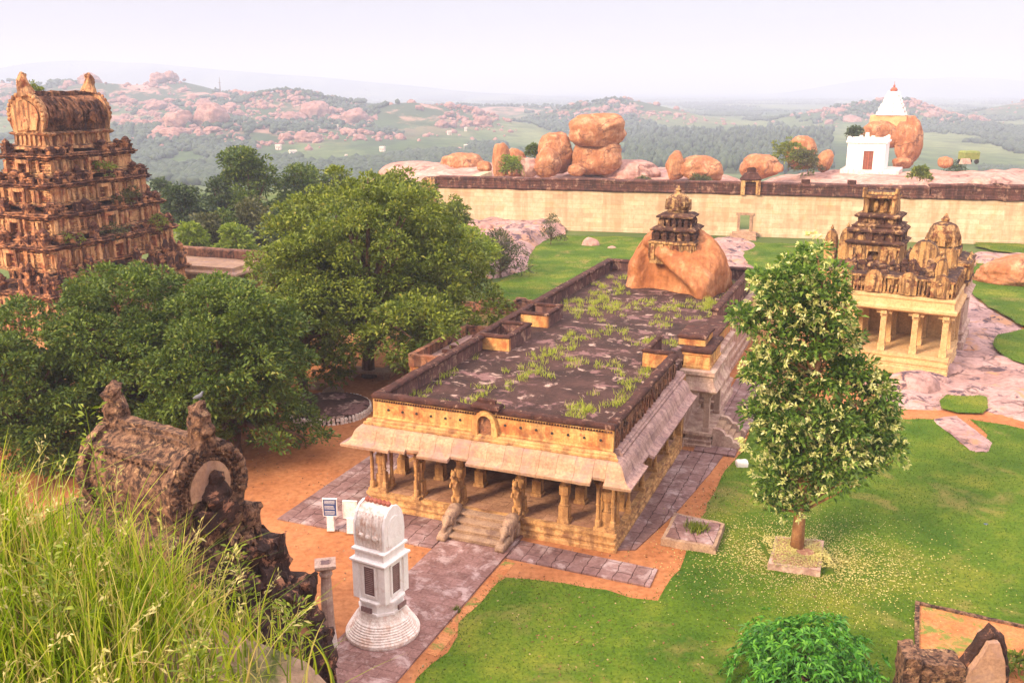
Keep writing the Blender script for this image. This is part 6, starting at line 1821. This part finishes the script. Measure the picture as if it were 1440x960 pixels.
# ------------------------------------------------------------------ far hills: boulders, woods, houses
fm = [rock_mesh('far_boulder', (1, .9, .8), 200 + k, 4, 12, 18, .2, flat=.7, freq=2.2) for k in range(6)]
for m_ in fm: m_.materials.append(M['far_rock']); m_.polygons.foreach_set('use_smooth', np.ones(len(m_.polygons), bool))
rn = random.Random(101)
HL = [('pink granite boulder heaped on the left hazy hill', 'boulders on the left hazy hill'), ('pink granite boulder on the broad middle hazy hill', 'boulders on the middle hazy hill'), ('pink granite boulder on the right shoulder of the hazy hill', 'boulders on the right shoulder of the hazy hill'),
      ('pink boulder on the low rocky rise before the hazy hills', 'boulders on the low rocky rise'), ('pink boulder on the knoll behind the split balanced boulder', 'boulders on the knoll behind the split boulder'), ('pink boulder on the knoll behind the white temple', 'boulders on the knoll behind the white temple'), ('pink boulder on the far right hazy hill', 'boulders on the far right hill')]
CNT = [34, 74, 30, 60, 36, 34, 14]
for hi, (cnt, (lab, grp)) in enumerate(zip(CNT, HL)):
    hx, hy, a, b_, h = FAR_HILLS[hi]
    k = 0
    while k < cnt:
        x = rn.gauss(hx, a * .46); y = hy + rn.uniform(-1.0, .15) * b_ * 1.0
        cl_ = noise.noise(Vector((x * .012, y * .012, 5)))
        if cl_ < -.05 and rn.random() < .85: continue
        r_ = rn.uniform(3, 6.5) * (1.8 if rn.random() < .1 else 1) * (1.0 if hi != 6 else 1.4)
        z = float(height(x, y))
        o = bpy.data.objects.new('granite_boulder', rn.choice(fm)); COL.objects.link(o)
        o.location = (x, y, z + r_ * .25); o.scale = (r_ * rn.uniform(.8, 1.5), r_ * rn.uniform(.8, 1.2), r_ * rn.uniform(.6, 1.05))
        o.rotation_euler = (rn.uniform(-.3, .3), rn.uniform(-.3, .3), rn.uniform(0, 6.28))
        tag(o, lab, 'boulder', grp); k += 1
lm = fm[2]
for k, (px, py, Y, r_, lab) in enumerate([(222, 111, 1480, 12, 'single round boulder on the crest of the left hazy hill'), (126, 112, 1450, 15, 'dome shaped boulder on the skyline behind the gateway tower'), (255, 188, 960, 14, 'pair-forming boulder at the left of the low rise'), (300, 180, 965, 17, 'large rounded boulder on the low rocky rise'), (444, 160, 1180, 16, 'tall upright boulder on the hazy hill'), (500, 165, 1150, 15, 'squarish boulder at the right end of the hazy hill')]):
    p = AT(px, py, Y); o = bpy.data.objects.new('granite_boulder', fm[k]); COL.objects.link(o); o.location = (p.x, Y, float(height(p.x, Y)) + r_ * .35); o.scale = (r_, r_, r_ * .95); tag(o, lab, 'boulder')
# small rubble between them
rg = np.random.default_rng(66)
def far_stuff(name, n, fn, smin, smax, mat, label, cat, flat=.8, seed=0, faces=14):
    P = fn(n)
    m = len(P); s_ = rg.uniform(smin, smax, m)
    bm = bmesh.new(); bmesh.ops.create_icosphere(bm, subdivisions=1, radius=1); bm.faces.ensure_lookup_table()
    bv = np.array([v.co[:] for v in bm.verts]); bf = np.array([[v.index for v in f.verts] for f in bm.faces]); bm.free()
    jit = rg.uniform(.65, 1.3, (m, len(bv), 1))
    V = bv[None] * jit * (s_[:, None, None] * np.array([1, 1, flat])) + P[:, None, :]
    F = bf[None] + (np.arange(m) * len(bv))[:, None, None]
    o = link_mesh(name, np_mesh(name, V.reshape(-1, 3), F.reshape(-1, 3)), mat)
    return tag(o, label, cat, kind='stuff')
def on_hills(n, which, spread=.5, thr=-.05):
    out = []
    while len(out) < n:
        hx, hy, a, b_, h = FAR_HILLS[rn.choice(which)]
        x, y = rn.gauss(hx, a * spread), rn.gauss(hy - b_ * .35, b_ * spread)
        if noise.noise(Vector((x * .012, y * .012, 5))) < thr: continue
        out.append((x, y, float(height(x, y)) + .5))
    return np.array(out)
far_stuff('boulder_rubble', 2600, lambda n: on_hills(n, [0, 1, 1, 2, 3, 3, 4, 5, 6, 7]), 1.2, 4.2, M['far_rock'], 'pink rubble of countless small rocks over the hazy hills', 'rocks')
def woods(n):
    out = []
    while len(out) < n:
        Y = math.exp(rn.uniform(math.log(560), math.log(5200))); x = rn.uniform(-.62, .62) * Y
        f = noise.noise(Vector((x * .0045, Y * .0022, 9))) + .35 * noise.noise(Vector((x * .02, Y * .01, 2)))
        onhill = max(math.exp(-1.6 * (((x - h[0]) / h[2]) ** 2 + ((Y - h[1]) / h[3]) ** 2)) for h in FAR_HILLS)
        if f < .06 - onhill * .1: continue
        if onhill > .25 and noise.noise(Vector((x * .012, Y * .012, 5))) > .0: continue
        out.append((x, Y, float(height(x, Y)) + 2.2))
    return np.array(out)
far_stuff('woods', 26000, woods, 1.8, 4.6, M['farwood'], 'hazy blue green woods spread over the far plain and hills', 'woods', .85)
def palms(n):
    out = []
    while len(out) < n:
        px, py = rn.uniform(880, 1170), rn.uniform(186, 246)
        p = G(px, py, -36); out.append((p.x, p.y, float(height(p.x, p.y)) + 6))
    return np.array(out)
far_stuff('palm_grove', 1100, palms, 1.8, 3.2, M['farwood'], 'grey green palm grove on the plain beyond the wall', 'palms', 1.6)
# scattered houses of the village
for k, (px, py, w, lab) in enumerate([(412, 216, 16, 'white village house with a flat roof below the hazy hill'), (392, 211, 12, 'pinkish village house left of the larger white one'), (474, 198, 9, 'small pale house high among the hill trees'), (538, 212, 11, 'white house at the right of the far village'), (487, 222, 5, 'tiny pale shed in the village trees'), (632, 194, 9, 'pale house at the foot of the right rocky hill'), (655, 192, 6, 'tiny bright house beyond the rock hill'), (655, 209, 8, 'low white shed on the plain beyond the whaleback rock')]):
    p = G(px, py, -35)
    z = float(height(p.x, p.y)); s_ = .6 * w * p.y / FPX
    e_ = empty('village_house', (p.x, p.y, z), rn.uniform(-.5, .5), lab, 'house', 'houses of the far village')
    mb = MB(); mb.box(-s_ / 2, s_ / 2, -s_ * .4, s_ * .4, -3, 3.6); mb.build('wall', M['white_red'], e_)
    mb = MB(); mb.mould(-s_ / 2, s_ / 2, -s_ * .4, s_ * .4, [(.4, 3.61), (.4, 3.9), (.0, 3.95), (0, 4.5), (-.4, 4.5), (-.4, 4.2)]); mb.build('roof', M['white_red'], e_)
    mb = MB()
    for q in (-.28, .05, .3): mb.box(s_ * q, s_ * (q + .12), -s_ * .4 - .08, -s_ * .4 + .05, 0 if q == .05 else 1.1, 2.6)
    mb.build('window', M['plaque'], e_)
for px, py, lab in ((309, 118, 'thin lattice mast on the skyline of the left hazy hill'), (441, 116, 'thin mast on the skyline above the upright far boulder')):
    p = AT(px, py, 1500); z = float(height(p.x, p.y)); mb = MB(); mb.box(-.9, .9, -.9, .9, -2, 24, .7, .7); mb.box(-2.5, 2.5, -.3, .3, 15, 15.5)
    o = mb.build('mast', M['plaque']); o.location = (p.x, p.y, z); tag(o, lab, 'mast')

# ------------------------------------------------------------------ short grass over the lawns
rg = np.random.default_rng(88)
def turf():
    pts = []
    for o in [o for o in COL.objects if o.name.startswith('lawn')]:
        me = o.data
        tri = np.array([[me.vertices[i].co[:] for i in f.vertices] for f in me.polygons])
        ar = np.linalg.norm(np.cross(tri[:, 1] - tri[:, 0], tri[:, 2] - tri[:, 0]), axis=1) / 2
        n = int(min(52000, ar.sum() * 70))
        k = rg.choice(len(tri), n, p=ar / ar.sum())
        a, b_ = rg.random(n), rg.random(n); fl_ = a + b_ > 1; a[fl_] = 1 - a[fl_]; b_[fl_] = 1 - b_[fl_]
        t = tri[k]; P = t[:, 0] + (t[:, 1] - t[:, 0]) * a[:, None] + (t[:, 2] - t[:, 0]) * b_[:, None]
        pts.append(P)
        bv = np.array([v.co[:] for v in me.vertices])         # extra along the outline, straying over it
        nb = len(bv); q = rg.integers(0, nb, nb * 26)
        E = bv[q] + (bv[(q + 1) % nb] - bv[q]) * rg.random((len(q), 1)); E[:, :2] += rg.normal(0, .14, (len(q), 2))
        pts.append(E)
    P = np.concatenate(pts)
    c = P[:, 1] > 24
    return P[c]
P = turf()
t_ = blades('turf', P, .03, .07, .04, M['turf'], 1.1, 1, 90)
tag(t_, 'short green turf blades of the temple lawns', 'grass', kind='stuff')

# dry leaves and pebbles on the bare earth
n = 12000
X = rg.uniform(-24, 12, n); Y = rg.uniform(26, 66, n)
keep = np.array([noise.noise(Vector((x * .25, y * .25, 3))) + rg.normal(0, .25) > .05 for x, y in zip(X, Y)])
P = np.stack([X, Y, np.full(n, .02)], -1)[keep]; D = np.concatenate([rg.normal(0, 1, (len(P), 2)), np.abs(rg.normal(0, .12, (len(P), 1)))], 1)
lt = leaf_quads('ground_litter', P, D, .12, .07, M['litter'], rg, 0)
tag(lt, 'dry leaves and chips scattered over the red earth yard', 'litter', kind='stuff')
